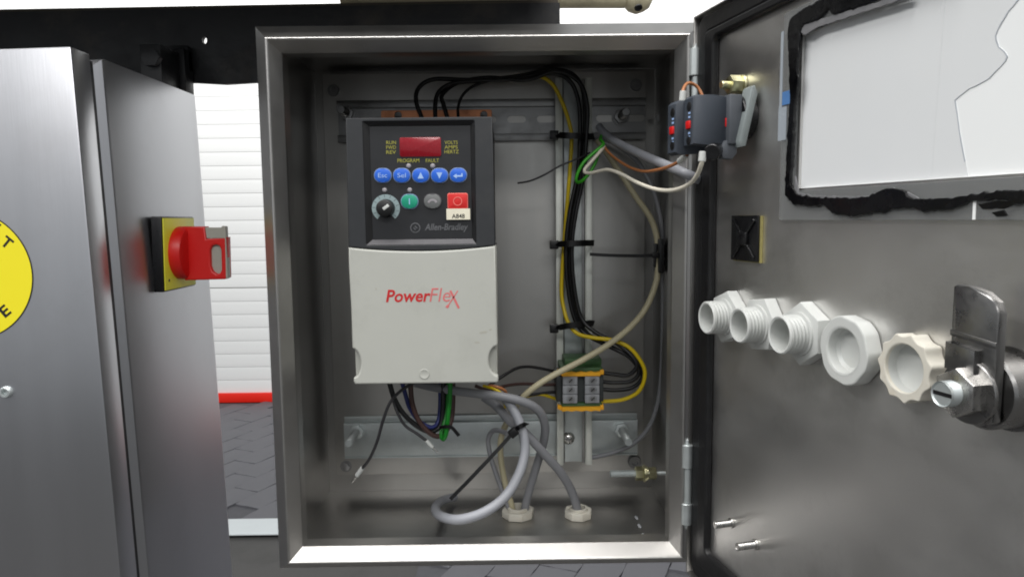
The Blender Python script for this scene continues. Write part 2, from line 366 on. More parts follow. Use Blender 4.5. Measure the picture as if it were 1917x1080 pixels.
# cream machine tube over the beam, with a rounded drain end
mb = MB(); a = P(640, -9, 190); c = P(1170, -9, 190)
mb.tube([a, (a + c) / 2, c], 11.5, 24, 20)
e = P(1192, -6, 190); mb.lathe([(0, -15), (7, -13.5), (12, -9), (14.5, -2), (14.5, 6), (12, 12), (6, 16), (0, 17)], FR(e, (.93, 0, .36), (0, 1, 0), (-.36, 0, .93)), 32)
pipe = mb.build('machine_tube', 'cream'); tag(pipe, 'cream painted round tube with a bulbous end, above the beam', 'tube')
mb = MB(); q = P(1195, 14, 176); mb.lathe([(0, 0), (3.6, 0), (3.6, 1.2), (2.6, 1.2), (2.2, .4), (0, .4)], FAX(q, (.1, -.6, -1)), 16); mb.build('drain_hole', 'rec', pipe)
# unseen dark bed, added overhead to shade the top left of the enclosure
mb = MB(); mb.box(FU(0, 0, 0), -1300, 64, -25, 166, 268, 300, 2)
tag(mb.build('unseen_shade_bed', 'beam'), 'unseen dark machine bed added above the enclosure to shade its top left', 'machine bed')

# ================================================================== MAIN ENCLOSURE
en = thing('electrical_enclosure', 'open stainless steel enclosure box holding the motor drive, its door swung right', 'enclosure', (0, 80, -190))
def loft(prof, hw=150, hh=190, sharp=25):     # profile (inset, Y) swept round the rectangle
    mb = MB(); vs = []
    for ins, y in prof:
        for sx, sz in ((-1, -1), (1, -1), (1, 1), (-1, 1)): vs.append((sx * (hw - ins), y, sz * (hh - ins)))
    fs = []
    for k in range(len(prof) - 1):
        for i in range(4): fs.append((k * 4 + i, k * 4 + (i + 1) % 4, k * 4 + 4 + (i + 1) % 4, k * 4 + 4 + i))
    mb.add(vs, fs); mb.sharp = sharp; return mb
loft([(0, 17.5), (10.9, 1.2), (11.4, .45), (12, .1), (12.6, .35), (13.2, 1), (19.2, 10.5), (19.5, 12.5), (19.5, 22), (1.6, 23)], sharp=6).build('front_rim', 'rim', en)
mb = MB()
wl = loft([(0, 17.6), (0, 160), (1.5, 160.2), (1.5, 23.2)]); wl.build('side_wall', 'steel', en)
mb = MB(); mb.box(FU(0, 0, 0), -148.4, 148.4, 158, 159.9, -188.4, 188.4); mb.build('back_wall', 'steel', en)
mb = MB(); mb.curve([rrect(-138.3, 137.8, -167.8, 183.6, 2)], FF(0, 146, 0), 0, 2, .3); mp = mb.build('mounting_plate', 'plate', en)
# standoffs and corner bolts
def bolt_head(F, r, h): return MB().lathe([(0, h * .55), (r * .42, h * .55), (r * .5, h), (r * .9, h), (r, h * .75), (r, 0)], F, 24)
q = P(648, 872, 144); mb = MB(); mb.nut((q.x, 144, q.z), (0, -1, 0), 6.2, 3.2); mb.lathe([(5.2, 0), (5.2, .8), (3, .8)], FF(q.x, 144, q.z)); mb.build('bolt', 'zincdk', mp)
q = P(1187, 862, 144); bolt_head(FF(q.x, 144, q.z), 6, 5).build('socket_bolt', 'zincdk', mp)
q = P(625, 170, 144); bolt_head(FF(q.x, 144, q.z), 5, 3).build('bolt', 'zincdk', mp)
q = P(1190, 160, 144); bolt_head(FF(q.x, 144, q.z), 5, 3).build('bolt', 'zincdk', mp)
# weld stain and drips on the box floor
for (X, Y, l) in ((122, 58, 10), (122, 76, 9), (122.5, 92, 9)):
    mb = MB(); mb.lathe([(0, .5), (.9, .3), (1.3, 0)], FU(X, Y, -188.5) @ Matrix.Diagonal((1, l / 2.6, 1, 1)), 12); mb.build('sealant_drip', 'tgrey', en)
# hinges
def hinge(X, z0, z1):
    mb = MB(); h = z1 - z0
    mb.cyl((X, 1.5, z0 + h * .07), (X, 1.5, z0 + h * .30), 3.9, 20, .4); mb.cyl((X, 1.5, z0 + h * .68), (X, 1.5, z1 - h * .07), 3.9, 20, .4)
    mb.box(FU(0, 0, 0), X - 1, X + 6, 3.4, 6, z0 + h * .08, z1 - h * .08, .3)
    hg = mb.build('hinge', 'zinc', en)
    mb = MB(); mb.cyl((X + .6, 1.5, z0 + h * .305), (X + .6, 1.5, z0 + h * .675), 2.7, 18)
    mb.lathe([(0, h * .07), (1.6, h * .05), (2.2, 0), (2.2, -1)], FU(X, 1.5, z1 - h * .07), 16); mb.lathe([(2.2, 1), (2.2, 0), (1.4, -h * .05), (0, -h * .07)], FU(X, 1.5, z0 + h * .07), 16)
    mb.build('hinge_pin', 'zinc', hg)
hinge(140.8, -158.5, -92); hinge(142.2, 104, 174)
# earth stud on the right wall
q = P(1254, 885, 90); z = q.z; es = MB(); es.thread((100, 90, z), (127, 90, z), 3.0, 1.2); es.cyl((127, 90, z), (148.3, 90, z), 1.6); st = es.build('earth_stud', 'zinc', en)
MB().nut((121, 90, z), (1, 0, 0), 10, 6, .3).build('nut', 'yzinc', st); MB().nut((132, 90, z), (1, 0, 0), 9, 6, .5).build('nut', 'yzinc', st)
mb = MB(); mb.cyl((127.6, 90, z), (129, 90, z), 7, 24); mb.cyl((129.6, 90, z), (131, 90, z), 5.6, 24); mb.build('washer', 'yzinc', st)
# ---- door (hinged right, swung open past a right angle)
TOPG, BOTG = 171, -163.5
ux = 300
mb = MB()
win = [(106, 74), (330, 70), (330, 153), (106, 152)]
mb.curve([rect(1, ux, -189, 189), rect(106, 290, 74, 152)], FD(0, 0, -1.6), 0, 1.6)
door = mb.build('door', 'door', en)
mb = MB()
for r0 in (((0, 1.2), (-189, 189)), ((ux - 1.2, ux), (-189, 189))): mb.box(FD(0, 0), r0[0][0], r0[0][1], -189, 189, -14, 5.5, .4)
mb.box(FD(0, 0), 1.2, ux - 1.2, 187.8, 189, -14, 5.5, .4); mb.box(FD(0, 0), 1.2, ux - 1.2, -189, -187.8, -14, 5.5, .4)
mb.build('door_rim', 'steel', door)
# gasket: foam strip with an inner step
def ring(o0, o1, z0, z1, bev):
    mb = MB(); mb.curve([rrect(o0, ux - o0, -189 + o0, 189 - o0, max(.5, 8 - o0 * .3)), rrect(o1, ux - o1, -189 + o1 + (1.5 if o1 > 20 else 0), 189 - o1 + (6 if o1 > 20 else 0), 4)[::-1]], FD(0, 0), z0, z1, bev); return mb
ring(2, 12, 0, 3.2, 1).build('gasket', 'gasket', door)
ring(12.4, 24, 0, 4.8, 1.5).build('gasket', 'gasket', door)
# window: clear sheet over the opening, white backing, ragged black sealant
W0, W1 = 93, 288
mb = MB(); mb.curve([rrect(W0, W1, 57.5, 166, 1.5), rect(104.6, 286, 72.8, 153)], FD(0, 0), .2, 2.4, .3); mb.build('window_sheet', 'wsheet', door)
mb = MB(); mb.curve([rect(104, 290, 70, 156)], FD(0, 0), -3.4, -1.8); wb = mb.build('window_backing', 'backing', door)
# two paper pieces with a torn edge stuck to the backing
tear = [PD(1810, 331, -1.2), PD(1787, 188, -1.2), PD(1815, 166, -1.2), PD(1850, 146, -1.2), PD(1872, 124, -1.2), PD(1886, 106, -1.2), PD(1868, 88, -1.2), PD(1864, 66, -1.2), PD(1880, 32, -1.2), PD(1905, 0, -1.2), PD(1925, -30, -1.2)]
tear = [Vector((p[0], p[1], 0)) for p in tear]; tear = spline(tear[:2], 6)[:-1] + spline(tear[1:], 2.0)
pl = [(p.x + rnd.uniform(-.25, .25), p.y + rnd.uniform(-.25, .25)) for p in tear]
mb = MB(); mb.curve([pl + [(pl[-1][0], 153), (105, 153), (105, 73.2), (pl[0][0], 73.2)]], FD(0, 0), -1.78, -1.6); mb.build('window_film', 'film', door)
mb = MB(); e2 = [(x - .28 - .2 * abs(math.sin(i * .9)), y) for i, (x, y) in enumerate(pl)]
mb.curve([pl[1:] + e2[:0:-1]], FD(0, 0), -1.58, -1.5); mb.build('film_edge', 'edge', door)
mb = MB(); x = PD(1752, 0)[0]; mb.curve([[(x, 74.6), (x + .4, 74.6), (x + 3.4, 152), (x + 3, 152)]], FD(0, 0), -1.58, -1.53); mb.build('film_crease', 'film', door)
def ragged(a, seed, amp):
    r = random.Random(seed); o = []
    for i in range(len(a) - 1):
        p, q = Vector(a[i]), Vector(a[i + 1]); n = max(1, int((q - p).length / 1.6))
        for k in range(n):
            v = p.lerp(q, k / n); o.append((v.x + amp * (noise.noise((v.x * .35, v.y * .35, seed)) + .4 * r.uniform(-1, 1)), v.y + amp * (noise.noise((v.y * .35, v.x * .35, seed + 9)) + .4 * r.uniform(-1, 1))))
    o.append(a[-1]); return o
def dpx(l, n=3): return [PD(x, y, n) for x, y in l]
outer = dpx([(1917 + 40, 374), (1900, 382), (1862, 372), (1820, 378), (1780, 392), (1735, 397), (1690, 388), (1650, 398), (1600, 405), (1560, 400), (1545, 385), (1515, 386), (1485, 382), (1471, 366), (1472, 330), (1476, 250), (1481, 180), (1476, 60), (1478, 42), (1498, 22), (1530, 3), (1580, -18), (1760, -80)], 3)
inner = dpx([(1790, -50), (1700, -22), (1620, 10), (1580, 22), (1562, 30), (1552, 18), (1535, 36), (1508, 46), (1500, 60), (1494, 130), (1498, 150), (1490, 200), (1484, 300), (1482, 345), (1496, 364), (1530, 370), (1600, 370), (1625, 370), (1645, 358), (1668, 351), (1692, 356), (1712, 372), (1760, 372), (1812, 366), (1860, 358), (1957, 352)], 3)
mb = MB(); mb.curve([ragged(outer, 3, .8) + ragged(inner, 5, .9)], FD(0, 0), 2.0, 3.9, .5); seal = mb.build('window_sealant', 'tar', door)
for k, lst in enumerate(([(1500, 60), (1508, 47), (1540, 36), (1580, 24), (1640, 6), (1700, -14), (1700, -4), (1640, 16), (1580, 36), (1530, 52), (1508, 66)], [(1490, 330), (1496, 360), (1520, 366), (1600, 368), (1640, 366), (1640, 374), (1590, 376), (1520, 374), (1488, 366)], [(1668, 350), (1700, 360), (1722, 372), (1712, 377), (1690, 362)], [(1830, 382), (1870, 375), (1912, 378), (1880, 390), (1840, 392)], [(1856, 398), (1880, 394), (1888, 404), (1866, 406)])):
    mb = MB(); mb.curve([ragged(dpx(lst + lst[:1], 2.6), 20 + k, .35)[:-1]], FD(0, 0), 2.2, 2.75 if k > 2 else 3.2, .1); mb.build('sealant_smear', 'tarh' if k < 3 else 'tar', door)
mb = MB(); mb.box(FD(W0 - 1.6, 0), 0, 2.2, 117, 157, 2.45, 2.75); mb.box(FD(W0 - 2.2, 0), 0, 7, 100, 117.5, 2.45, 2.7); mb.build('clear_tape_strip', 'tape', door)
mb = MB(); q0 = PD(1465, 173, 3); q1 = PD(1480, 194, 3); mb.box(FD(0, 0), q0[0] - .2, q1[0], q1[1], q0[1], 2.8, 3.0); mb.build('blue_tape', 'bluet', door)
mb = MB(); x = PD(1819, 405, 3)[0]; mb.box(FD(x, 0), 0, 1.3, 57.7, 66.5, 2.45, 2.7); mb.build('paper_edge', 'paper', door)
# studs
for (px, py, L_) in ((1370, 978, 12), (1416, 1018, 12.5)):
    u_, w_ = PD(px, py); o = FD(u_, w_); o0 = o.translation
    mb = MB(); mb.thread(o0 + DN * 1.4, o0 + DN * L_, 2.3, .9); mb.cyl(o0, o0 + DN * 1.4, 3.2, 20, .3); mb.build('stud', 'chrome', door)
qn = PD(1374, 160, 5.5); o0 = FD(qn[0], qn[1]).translation
mb = MB(); mb.cyl(o0 + DN * 5, o0 + DN * 14, 2.4, 16, .4); s2 = mb.build('stud', 'yzinc', door)
MB().nut(o0 + DN * 2, DN, 10, 7, .25, .6).build('stud_nut', 'yzinc', door)
mb = MB(); mb.cyl(o0 + DN * .2, o0 + DN * 1.9, 6.4, 24, .3); mb.build('stud_washer', 'yzinc', door)

# ================================================================== ON THE DOOR
def gland(u_, w_, label, rot, sides=6, tube=True):
    t = thing('cable_gland', label, 'cable gland', FD(u_, w_).translation, 'white plastic fittings in a row across the door')
    F = FD(u_, w_)
    rot_ = FR(F.translation, DU * math.cos(rot) + Vector((0, 0, 1)) * math.sin(rot), DU * -math.sin(rot) + Vector((0, 0, 1)) * math.cos(rot), DN)
    hexa = [(14.6 / math.cos(math.pi / sides) * math.cos(2 * math.pi * i / sides) * .97, 14.6 / math.cos(math.pi / sides) * math.sin(2 * math.pi * i / sides) * .97) for i in range(sides)]
    mb = MB(); mb.prism(hexa, rot_, .3, 7.5, 1.0); mb.build('hex_nut', 'white', t)
    pr = [(8.2, 8), (8.2, 19), (9.2, 19.4), (9.9, 18.8), (10.0, 17.6)]; z = 17.0
    while z > 9.2: pr += [(9.0, z - .5), (10.05, z - 1.3)]; z -= 2.1
    pr += [(9.4, 9.0), (11.2, 8.6), (11.2, 7.0)]
    mb = MB(); mb.lathe(pr, F, 40); mb.build('threaded_tube', 'white', t)
    mb = MB(); mb.lathe([(0, 7.9), (8.2, 8.0)], F, 32); mb.build('inner_floor', 'white', t)
    return t
gland(47, -1.4, 'white hex gland with threaded tube nearest the door hinge', .35)
gland(83, -.9, 'white hex gland with threaded tube, second from the hinge', .15)
gland(120.5, -.3, 'white hex gland with threaded tube beside the wide smooth blanking nut', .55)
t = thing('blanking_nut', 'wide white blanking nut with a dished open centre and flat-sided rim', 'blanking nut', FD(154, -3).translation, 'white plastic fittings in a row across the door')
F = FD(154, -3); sides = 8
oc = []
for i in range(96):
    a = 2 * math.pi * i / 96; k = min(16.3, 15.7 / math.cos(((a + .2) % (math.pi / 3)) - math.pi / 6)); oc.append((k * math.cos(a), k * math.sin(a)))
mb = MB(); mb.curve([oc, circ(0, 0, 10.3, 40)], F, .3, 8.5, .8); mb.build('rim', 'white', t)
mb = MB(); mb.lathe([(11.6, 8.6), (11.0, 8.1), (10.4, 7.6), (10.0, 4), (8.6, 2.6), (0, 2.2)], F, 40); mb.build('dish', 'white', t)
t = thing('blanking_nut', 'ivory scalloped blanking nut beside the cam latch', 'blanking nut', FD(191, -3.8).translation, 'white plastic fittings in a row across the door')
F = FD(191, -3.8); oc = []
for i in range(120):
    a = 2 * math.pi * i / 120; k = min(14.7, 15.2 - 1.9 * abs(math.cos(a * 5.5 + .4)) ** .8); oc.append((k * math.cos(a), k * math.sin(a)))
mb = MB(); mb.curve([oc, circ(0, 0, 10.2, 40)], F, .3, 8.8, .5); mb.build('rim', 'ivory', t)
mb = MB(); mb.lathe([(10.9, 8.85), (10.25, 8.2), (10.0, 3), (6, 1.6), (0, 1.2)], F, 40); mb.build('dish', 'white', t)
# cam latch
cl = thing('cam_latch', 'shiny steel cam latch with upright tongue and hex nut at the door edge', 'latch', FD(231.5, -3.4).translation)
F = FD(231.5, -3.4)
mb = MB(); mb.lathe([(0, 13.5), (9, 13.5), (13.2, 13), (14, 12), (14, 1), (15.5, 1), (15.5, .1)], F, 40); mb.build('barrel', 'cam', cl)
tong = [(-9.5, -9), (-7, -10.5), (7, -10.5), (9.2, -9), (9.5, 12), (9.5, 29), (8, 33), (3.5, 36), (-3, 37.6), (-8, 38), (-9.5, 37)]
mb = MB(); vs = []
mb.prism(tong, F, 14, 17.6, .9)
mb.build('cam_tongue', 'cam', cl)
mb = MB(); mb.prism([(-9, 7), (3.5, 7), (3.5, 15.5), (-9, 17)], F, 17.5, 20.5, .5); mb.build('lock_tab', 'cam', cl)
mb = MB(); mb.prism([(-9.6, 19), (9.5, 17), (9.5, 19.2), (-9.6, 21.2)], F, 17.3, 18.1, .5); mb.build('bend_ridge', 'cam', cl)
c0 = F.translation
mb = MB(); mb.cyl(c0 + DN * 17.5, c0 + DN * 19, 11.5, 32, .3); mb.build('lock_washer', 'cam', cl)
MB().nut(c0 + DN * 19, DN, 15.6, 6, .5, .8).build('hex_nut', 'chrome', cl)
mb = MB(); mb.thread(c0 + DN * 24, c0 + DN * 29.6, 4.7, 1.4, 24); te = mb.build('threaded_end', 'zinc', cl)
mb = MB(); mb.box(FAX(c0 + DN * 29.5, DN), -3.9, 3.9, -.7, .7, 0, .3); mb.build('slot', 'rec', te)
# adhesive cable mount
q = PD(1393, 447, 3); F = FD(q[0], q[1])
cm = thing('cable_tie_mount', 'black square adhesive tie mount on the door above the white glands', 'tie mount', F.translation)
mb = MB(); mb.box(F, -13.8, 14.6, -13.6, 13.2, .1, 1.6); mb.build('foam_pad', 'foam', cm)
mb = MB(); mb.box(F, -14, 14, -13, 13.6, 1.7, 3.2, .3)
mb.build('base', 'blk', cm)
mb = MB()
for a_ in (45, -45): mb.box(F @ Matrix.Rotation(math.radians(a_), 4, 'Z'), -16, 16, -1.2, 1.2, 3.1, 4.6 + a_ * .002, .5)
mb.box(F, -5, 5, -4, 4, 3.1, 5.6, .8); mb.build('tie_bridge', 'blk', cm)
# contact block behind the door push button
cb = thing('contact_block', 'dark grey contact block with red plungers on the upper door', 'switch block', FD(58, 117).translation)
F = FD(0, 0)
def dbox(mb, u0, u1, w0, w1, n0, n1, bev=.6): return mb.box(F, u0, u1, w0, w1, n0, n1, bev)
mb = MB(); mb.prism([(15, 104), (18, 101), (24, 100.5), (37.5, 101), (37.5, 127), (35.5, 128.6), (24, 129), (15, 128.2), (14.2, 122), (16, 120), (16, 111)], FR(DO + DU * 50.6, DN, (0, 0, 1), DU), 0, 10.4, .6); mb.build('block_body', 'cblk', cb)
mb = MB(); mb.prism([(15, 98), (40, 96), (42.5, 97.5), (42.5, 125), (40.5, 127), (15, 127)], FR(DO + DU * 40, DN, (0, 0, 1), DU), 0, 10, .6); mb.build('block_body', 'cblk', cb)
for (u_, n_, dz) in ((46, 42.5, -1.5), (56.5, 37.5, 0.5)):
    mb = MB(); dbox(mb, u_ - 2.2, u_ + 2.2, 109.5 + dz, 114 + dz, n_ - 1, n_ + 1.2, .5); mb.build('red_plunger', 'cred', cb)
    for zz in (122, 103): 
        mb = MB(); mb.lathe([(0, .3), (2.3, .3), (2.7, .1), (2.7, -.2)], FD(u_, zz + dz, n_), 20); mb.build('screw_hole', 'rec', cb)
    mb = MB(); 
    for zz, h in ((115.5, 1.6), (117.8, 1.4), (106.5, 1.6), (104.8, 1)): mb.box(FD(u_ + .8, zz + dz, n_), -1.2, .9, 0, h * .7, 0, .25)
    mb.build('marking', 'pale', cb)
mb = MB(); dbox(mb, 52, 65, 101, 129, 8.5, 16.5, .8); mb.build('mounting_collar', 'colr', cb)
mb = MB(); dbox(mb, 60.7, 61.6, 111, 116, 15.5, 17, .2); mb.build('red_plunger', 'cred', cb)
mb = MB(); mb.lathe([(0, 8.5), (12, 8.5), (12.6, 8), (12.6, .3)], FD(56, 117), 32); mb.build('button_neck', 'blk', cb)
mb = MB(); mb.prism([(1.2, 129), (3.2, 133.6), (5.2, 132.5), (12.5, 102.5), (11.2, 99), (8.2, 99.5)], FR(DO + DU * 60, DN, (0, 0, 1), DU), 0, 9, .8); mb.build('release_lever', 'lever', cb)
a = FD(58, 98, 21).translation
mb = MB(); mb.cyl(a, a + Vector((-5.5, -11, -2.2)), 4.6, 24, .5); mb.build('clamp_screw', 'blk', cb)
mb = MB(); mb.prism([(10, 96), (13, 92.5), (19, 93), (20.5, 97), (18, 103), (10, 104)], FR(DO + DU * 57, DN, (0, 0, 1), DU), 0, 6, .8); mb.build('clamp', 'colr', cb)

# ================================================================== MOTOR DRIVE
dr = thing('motor_drive', 'motor drive with black keypad and grey white lower cover inside the enclosure', 'motor drive', (-40, 70, -52))
A = math.radians(-.55); XL, XR = -89, 9.6; cxd = (XL + XR) / 2
FV = FF(0, 2, 0)
def box_front(mb, x0, x1, z0, z1, y0, y1, bev=.8): return mb.box(FU(0, 0, 0), x0, x1, y0, y1, z0, z1, bev)
arc = [(XL + (XR - XL) * i / 16, 42.2 - 3.0 * (1 - ((i - 8) / 8) ** 2)) for i in range(17)]
# upper housing with a recess for the keypad
hout = arc + [(8.6, 127), (-88, 127)]
mb = MB(); mb.curve([hout, rrect(-77, -3.2, 43.2, 124.6, .8)], FV, -4, 0, .6); mb.build('upper_housing', 'drv', dr)
mb = MB(); mb.box(FU(0, 0, 0), -87.6, 8.2, 6.2, 112, 41, 126.5, 1); mb.box(FU(0, 0, 0), -88.4, 9, 71, 112, -49.5, 40.8, 1); mb.build('rear_housing', 'drv', dr)
# recess walls + keypad plate
mb = MB()
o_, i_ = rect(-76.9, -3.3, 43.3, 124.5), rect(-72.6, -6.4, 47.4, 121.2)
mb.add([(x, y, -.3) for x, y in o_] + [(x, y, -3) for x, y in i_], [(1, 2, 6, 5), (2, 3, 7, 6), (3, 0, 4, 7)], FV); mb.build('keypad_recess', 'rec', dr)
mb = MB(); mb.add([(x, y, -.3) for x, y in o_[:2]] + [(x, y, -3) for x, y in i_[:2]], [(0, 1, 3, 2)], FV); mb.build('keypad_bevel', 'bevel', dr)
mb = MB(); mb.curve([rect(-73, -6, 47, 121.6)], FV, -4.2, -2.4); kp = mb.build('keypad_plate', 'pad', dr)
FK = FF(0, 2 + 2.4, 0)
KS = (479.5 / 477.1)
def K(px, py): q = P(px, py, 4.4); return q.x, q.z
x0, z1_ = K(748, 258); x1, z0_ = K(826, 293)
mb = MB(); mb.prism(rrect(x0, x1, z0_, z1_, 1.2), FK, .05, .6, .2); mb.build('display', 'disp', dr)
def ktext(body, px0, px1, py0, py1, m, name='lettering', **k):
    x0, z1 = K(px0, py0); x1, z0 = K(px1, py1); mb = MB(); mb.text(body, FK @ Matrix.Translation((x0, z0, .05)), x1 - x0, z1 - z0, **k); return mb.build(name, m, dr, smooth=False)
for i, tx in enumerate(('RUN', 'FWD', 'REV')): ktext(tx, 723, 741.5, 264 + i * 9, 270.5 + i * 9, 'olive', bold=.01)
for i, (tx, xe) in enumerate((('VOLTS', 857), ('AMPS', 857), ('HERTZ', 859))): ktext(tx, 832, xe, 264 + i * 8.6, 270.3 + i * 8.6, 'olive', bold=.01)
ktext('PROGRAM', 744, 785, 297.5, 304.2, 'olive', bold=.01); ktext('FAULT', 797, 822, 297.5, 304.2, 'olive', bold=.01)
led0 = None
for (px, py) in ((765, 311), (810, 311), (720, 356), (767, 356)):
    x, z = K(px, py)
    if led0 is None:
        lx, lz = x, z; led0 = MB().lathe([(0, .9), (1.0, .7), (1.55, .1), (1.6, 0)], FF(x, 4.4, z), 20).build('indicator_led', 'led', dr)
    else: copy_part(led0, dr, (x - lx, 0, z - lz))
def button(px, py, wd, ht, m, rimm, rad=None):
    x, z = K(px, py); w_, h_ = wd * .3615 / 2, ht * .3615 / 2; r = rad or h_ * .96
    mb = MB(); mb.curve([rrect(x - w_, x + w_, z - h_, z + h_, r, 8)], FK, 0, .8, .2); rim = mb.build('button_rim', rimm, dr)
    mb = MB(); mb.prism(rrect(x - w_ + .55, x + w_ - .55, z - h_ + .55, z + h_ - .55, max(.4, r - .55), 8), FK, .5, 1.5, .35); bt_ = mb.build('button', m, dr)
    return x, z, bt_
def sym(bt_, mb, m): return mb.build('symbol', m, bt_, smooth=False)
FB = FF(0, 2 + 2.4 - 1.5, 0)
for i, px in enumerate((717, 752.5, 788, 823, 858)):
    x, z, bt_ = button(px, 329 - (i == 4) * .6, 33, 27.5, 'blue', 'bezel'); mb = MB()
    if i == 0: mb.text('Esc', FB @ Matrix.Translation((x - 3, z - 1.4, 0)), 6, 3)
    if i == 1: mb.text('Sel', FB @ Matrix.Translation((x - 2.8, z - 1.4, 0)), 5.6, 3)
    if i == 2: mb.prism([(x - 2, z - 2), (x + 2, z - 2), (x, z + 2.2)], FB, 0, .12)
    if i == 3: mb.prism([(x, z - 2.2), (x + 2, z + 2), (x - 2, z + 2)], FB, 0, .12)
    if i == 4: mb.prism([(x - 3.4, z - .6), (x - 1, z + 1), (x - 1, z - .05), (x + 2, z - .05), (x + 2, z + 1.2), (x + 3, z + 1.2), (x + 3, z - 1.1), (x - 1, z - 1.1), (x - 1, z - 2.2)], FB, 0, .12)
    sym(bt_, mb, 'pale')
x, z, bt_ = button(767, 377.5, 33, 28, 'green', 'bezel'); sym(bt_, MB().prism(rect(x - .3, x + .3, z - 2, z + 2), FB, 0, .12), 'pale')
x, z, bt_ = button(810, 377, 34, 28.5, 'greyb', 'bevel')
pts = [(x + 3.4 * math.cos(math.radians(a)), z - 1.4 + 3 * math.sin(math.radians(a))) for a in range(15, 170, 11)]
sym(bt_, MB().prism(pts + [(x + 2.0 * math.cos(math.radians(a)), z - 1.6 + 1.8 * math.sin(math.radians(a))) for a in range(165, 10, -11)], FB, 0, .12), 'led')
x, z, bt_ = button(857, 377, 38, 30, 'red', 'redl', 1.3); sym(bt_, MB().curve([circ(x, z, 3.0), circ(x, z, 2.5)], FB, 0, .14), 'redl')
# speed dial
x, z = K(722.5, 390)
ringp = [(x + 9.4 * math.cos(math.radians(a)), z + 9.2 * math.sin(math.radians(a))) for a in range(-50, 233, 6)]
ringi = [(x + 5.2 * math.cos(math.radians(a)), z + 5.2 * math.sin(math.radians(a))) for a in range(230, -54, -6)]
mb = MB(); mb.prism(ringp + ringi, FK, .02, .25); mb.build('dial_ring', 'dial', dr)
mb = MB()
for a in range(-40, 230, 27): mb.box(FK @ Matrix.Translation((x, z, 0)) @ Matrix.Rotation(math.radians(a), 4, 'Z'), 7.2, 9, -.12, .12, .2, .32)
mb.build('dial_mark', 'bevel', dr)
mb = MB(); mb.lathe([(0, 7.2), (4.6, 7.2), (5.5, 6.6), (6.2, 0)], FK @ Matrix.Translation((x, z, 0)), 32); kn = mb.build('dial_knob', 'rec', dr)
xk, zk = P(722.5, 390, -2.8).x, P(722.5, 390, -2.8).z
mb = MB(); mb.box(FF(x + 1.2, 2 + 2.4 - 7.25, z + .6) @ Matrix.Rotation(math.radians(36), 4, 'Z'), -2.3, 2.3, -1.0, 1.0, 0, .3, .1); mb.build('pointer', 'white', kn)
# asset label
x0, z1 = K(836, 391); x1, z0 = K(880.5, 411)
mb = MB(); mb.box(FK, x0, x1, z0, z1, 1.55, 1.75); lb = mb.build('paper_label', 'label', dr)
mb = MB(); mb.text('A848', FK @ Matrix.Translation((x0 + 3.6, z0 + .9, 1.76)), 8.6, 2.9, bold=.01, th=.1); mb.build('lettering', 'ink', lb, smooth=False)
ktext('Allen-Bradley', 795, 876.5, 419, 434.5, 'dim', shear=.22, bold=.018)
x, z = K(777.5, 426.5); mb = MB(); mb.curve([circ(x, z, 3.4)], FK, .02, .16); em = mb.build('emblem', 'dim', dr)
mb = MB(); mb.curve([circ(x, z, 2.9, 8), circ(x, z, 1.6, 4)], FK, .17, .25); mb.box(FK @ Matrix.Translation((x, z, 0)) @ Matrix.Rotation(-.7, 4, 'Z'), -2.3, 2.3, -.3, .3, .17, .3); mb.build('emblem_lines', 'pad', em)
# lower cover: curved top edge, finger notches at both bottom corners
def notch(cx, cz, r, rz, a0, a1, n=12): return [(cx + r * math.cos(math.radians(a0 + (a1 - a0) * i / n)), cz + rz * math.sin(math.radians(a0 + (a1 - a0) * i / n))) for i in range(n + 1)]
XB0, XB1 = -88.9, 10.6
cov = [(p[0], p[1] - .5) for p in arc][::-1]
left = [(XL - .2, 30), (-88.6, 0), (-88.7, -26)] + notch(-89.4, -37, 6.2, 10.4, 80, -80) + [(-88.6, -49.5), (-87.6, -51.6)]
right = [(9.2, -51.8), (10.4, -50.8), (10.5, -48)] + notch(11, -36.5, 7, 10.6, 262, 98) + [(10.4, -24), (10, 0)]
cov = cov + left + right
mb = MB(); mb.curve([cov], FF(0, 2, 0), -7.5, .6, 1.1); cv = mb.build('lower_cover', 'cover', dr)
mb = MB(); mb.box(FU(0, 0, 0), -88.2, 9.9, 7.2, 70, -51, 40.4, 1.2); mb.build('cover_shell', 'cover', dr)
mb = MB(); mb.lathe([(0, .18), (2.6, .18), (2.9, .28), (3.3, .28), (3.5, .1)], FF(-40, 1.35, -45), 28); mb.build('cover_boss', 'cover', cv)
def pf(body, a, bb, m, **k):
    p0 = P(a[0], a[1], 1.3); p1 = P(bb[0], bb[1], 1.3); mb = MB(); mb.text(body, FF(p0.x, 1.42, p0.z), p1.x - p0.x, p1.z - p0.z, **k); mb.build('lettering', m, cv, smooth=False)
pf('Power', (722.5, 566), (806, 541.5), 'pfred', shear=.2, bold=.022); pf('Fle', (804, 565), (843, 539), 'pfpink', shear=.2, bold=-.004)
mb = MB()
xa, xb, xc, xd = P(857, 544, 1.3), P(837, 575, 1.3), P(843, 544, 1.3), P(859, 577, 1.3)
for (p, q, wd) in ((xa, xb, .4), (xc, xd, .75)):
    d = Vector((q.x - p.x, q.z - p.z)).normalized(); nn = Vector((-d.y, d.x)) * wd
    mb.prism([(p.x + nn.x, p.z + nn.y), (p.x - nn.x, p.z - nn.y), (q.x - nn.x, q.z - nn.y), (q.x + nn.x, q.z + nn.y)][::-1], FF(0, 1.42, 0), 0, .12)
mb.prism([(xb.x - 1.2, xb.z + .3), (xb.x + .4, xb.z - .9), (xb.x + 1.6, xb.z + .7), (xb.x + .3, xb.z + 1.9)], FF(0, 1.4, 0), 0, .12)
mb.build('lettering', 'pfpink', cv, smooth=False)
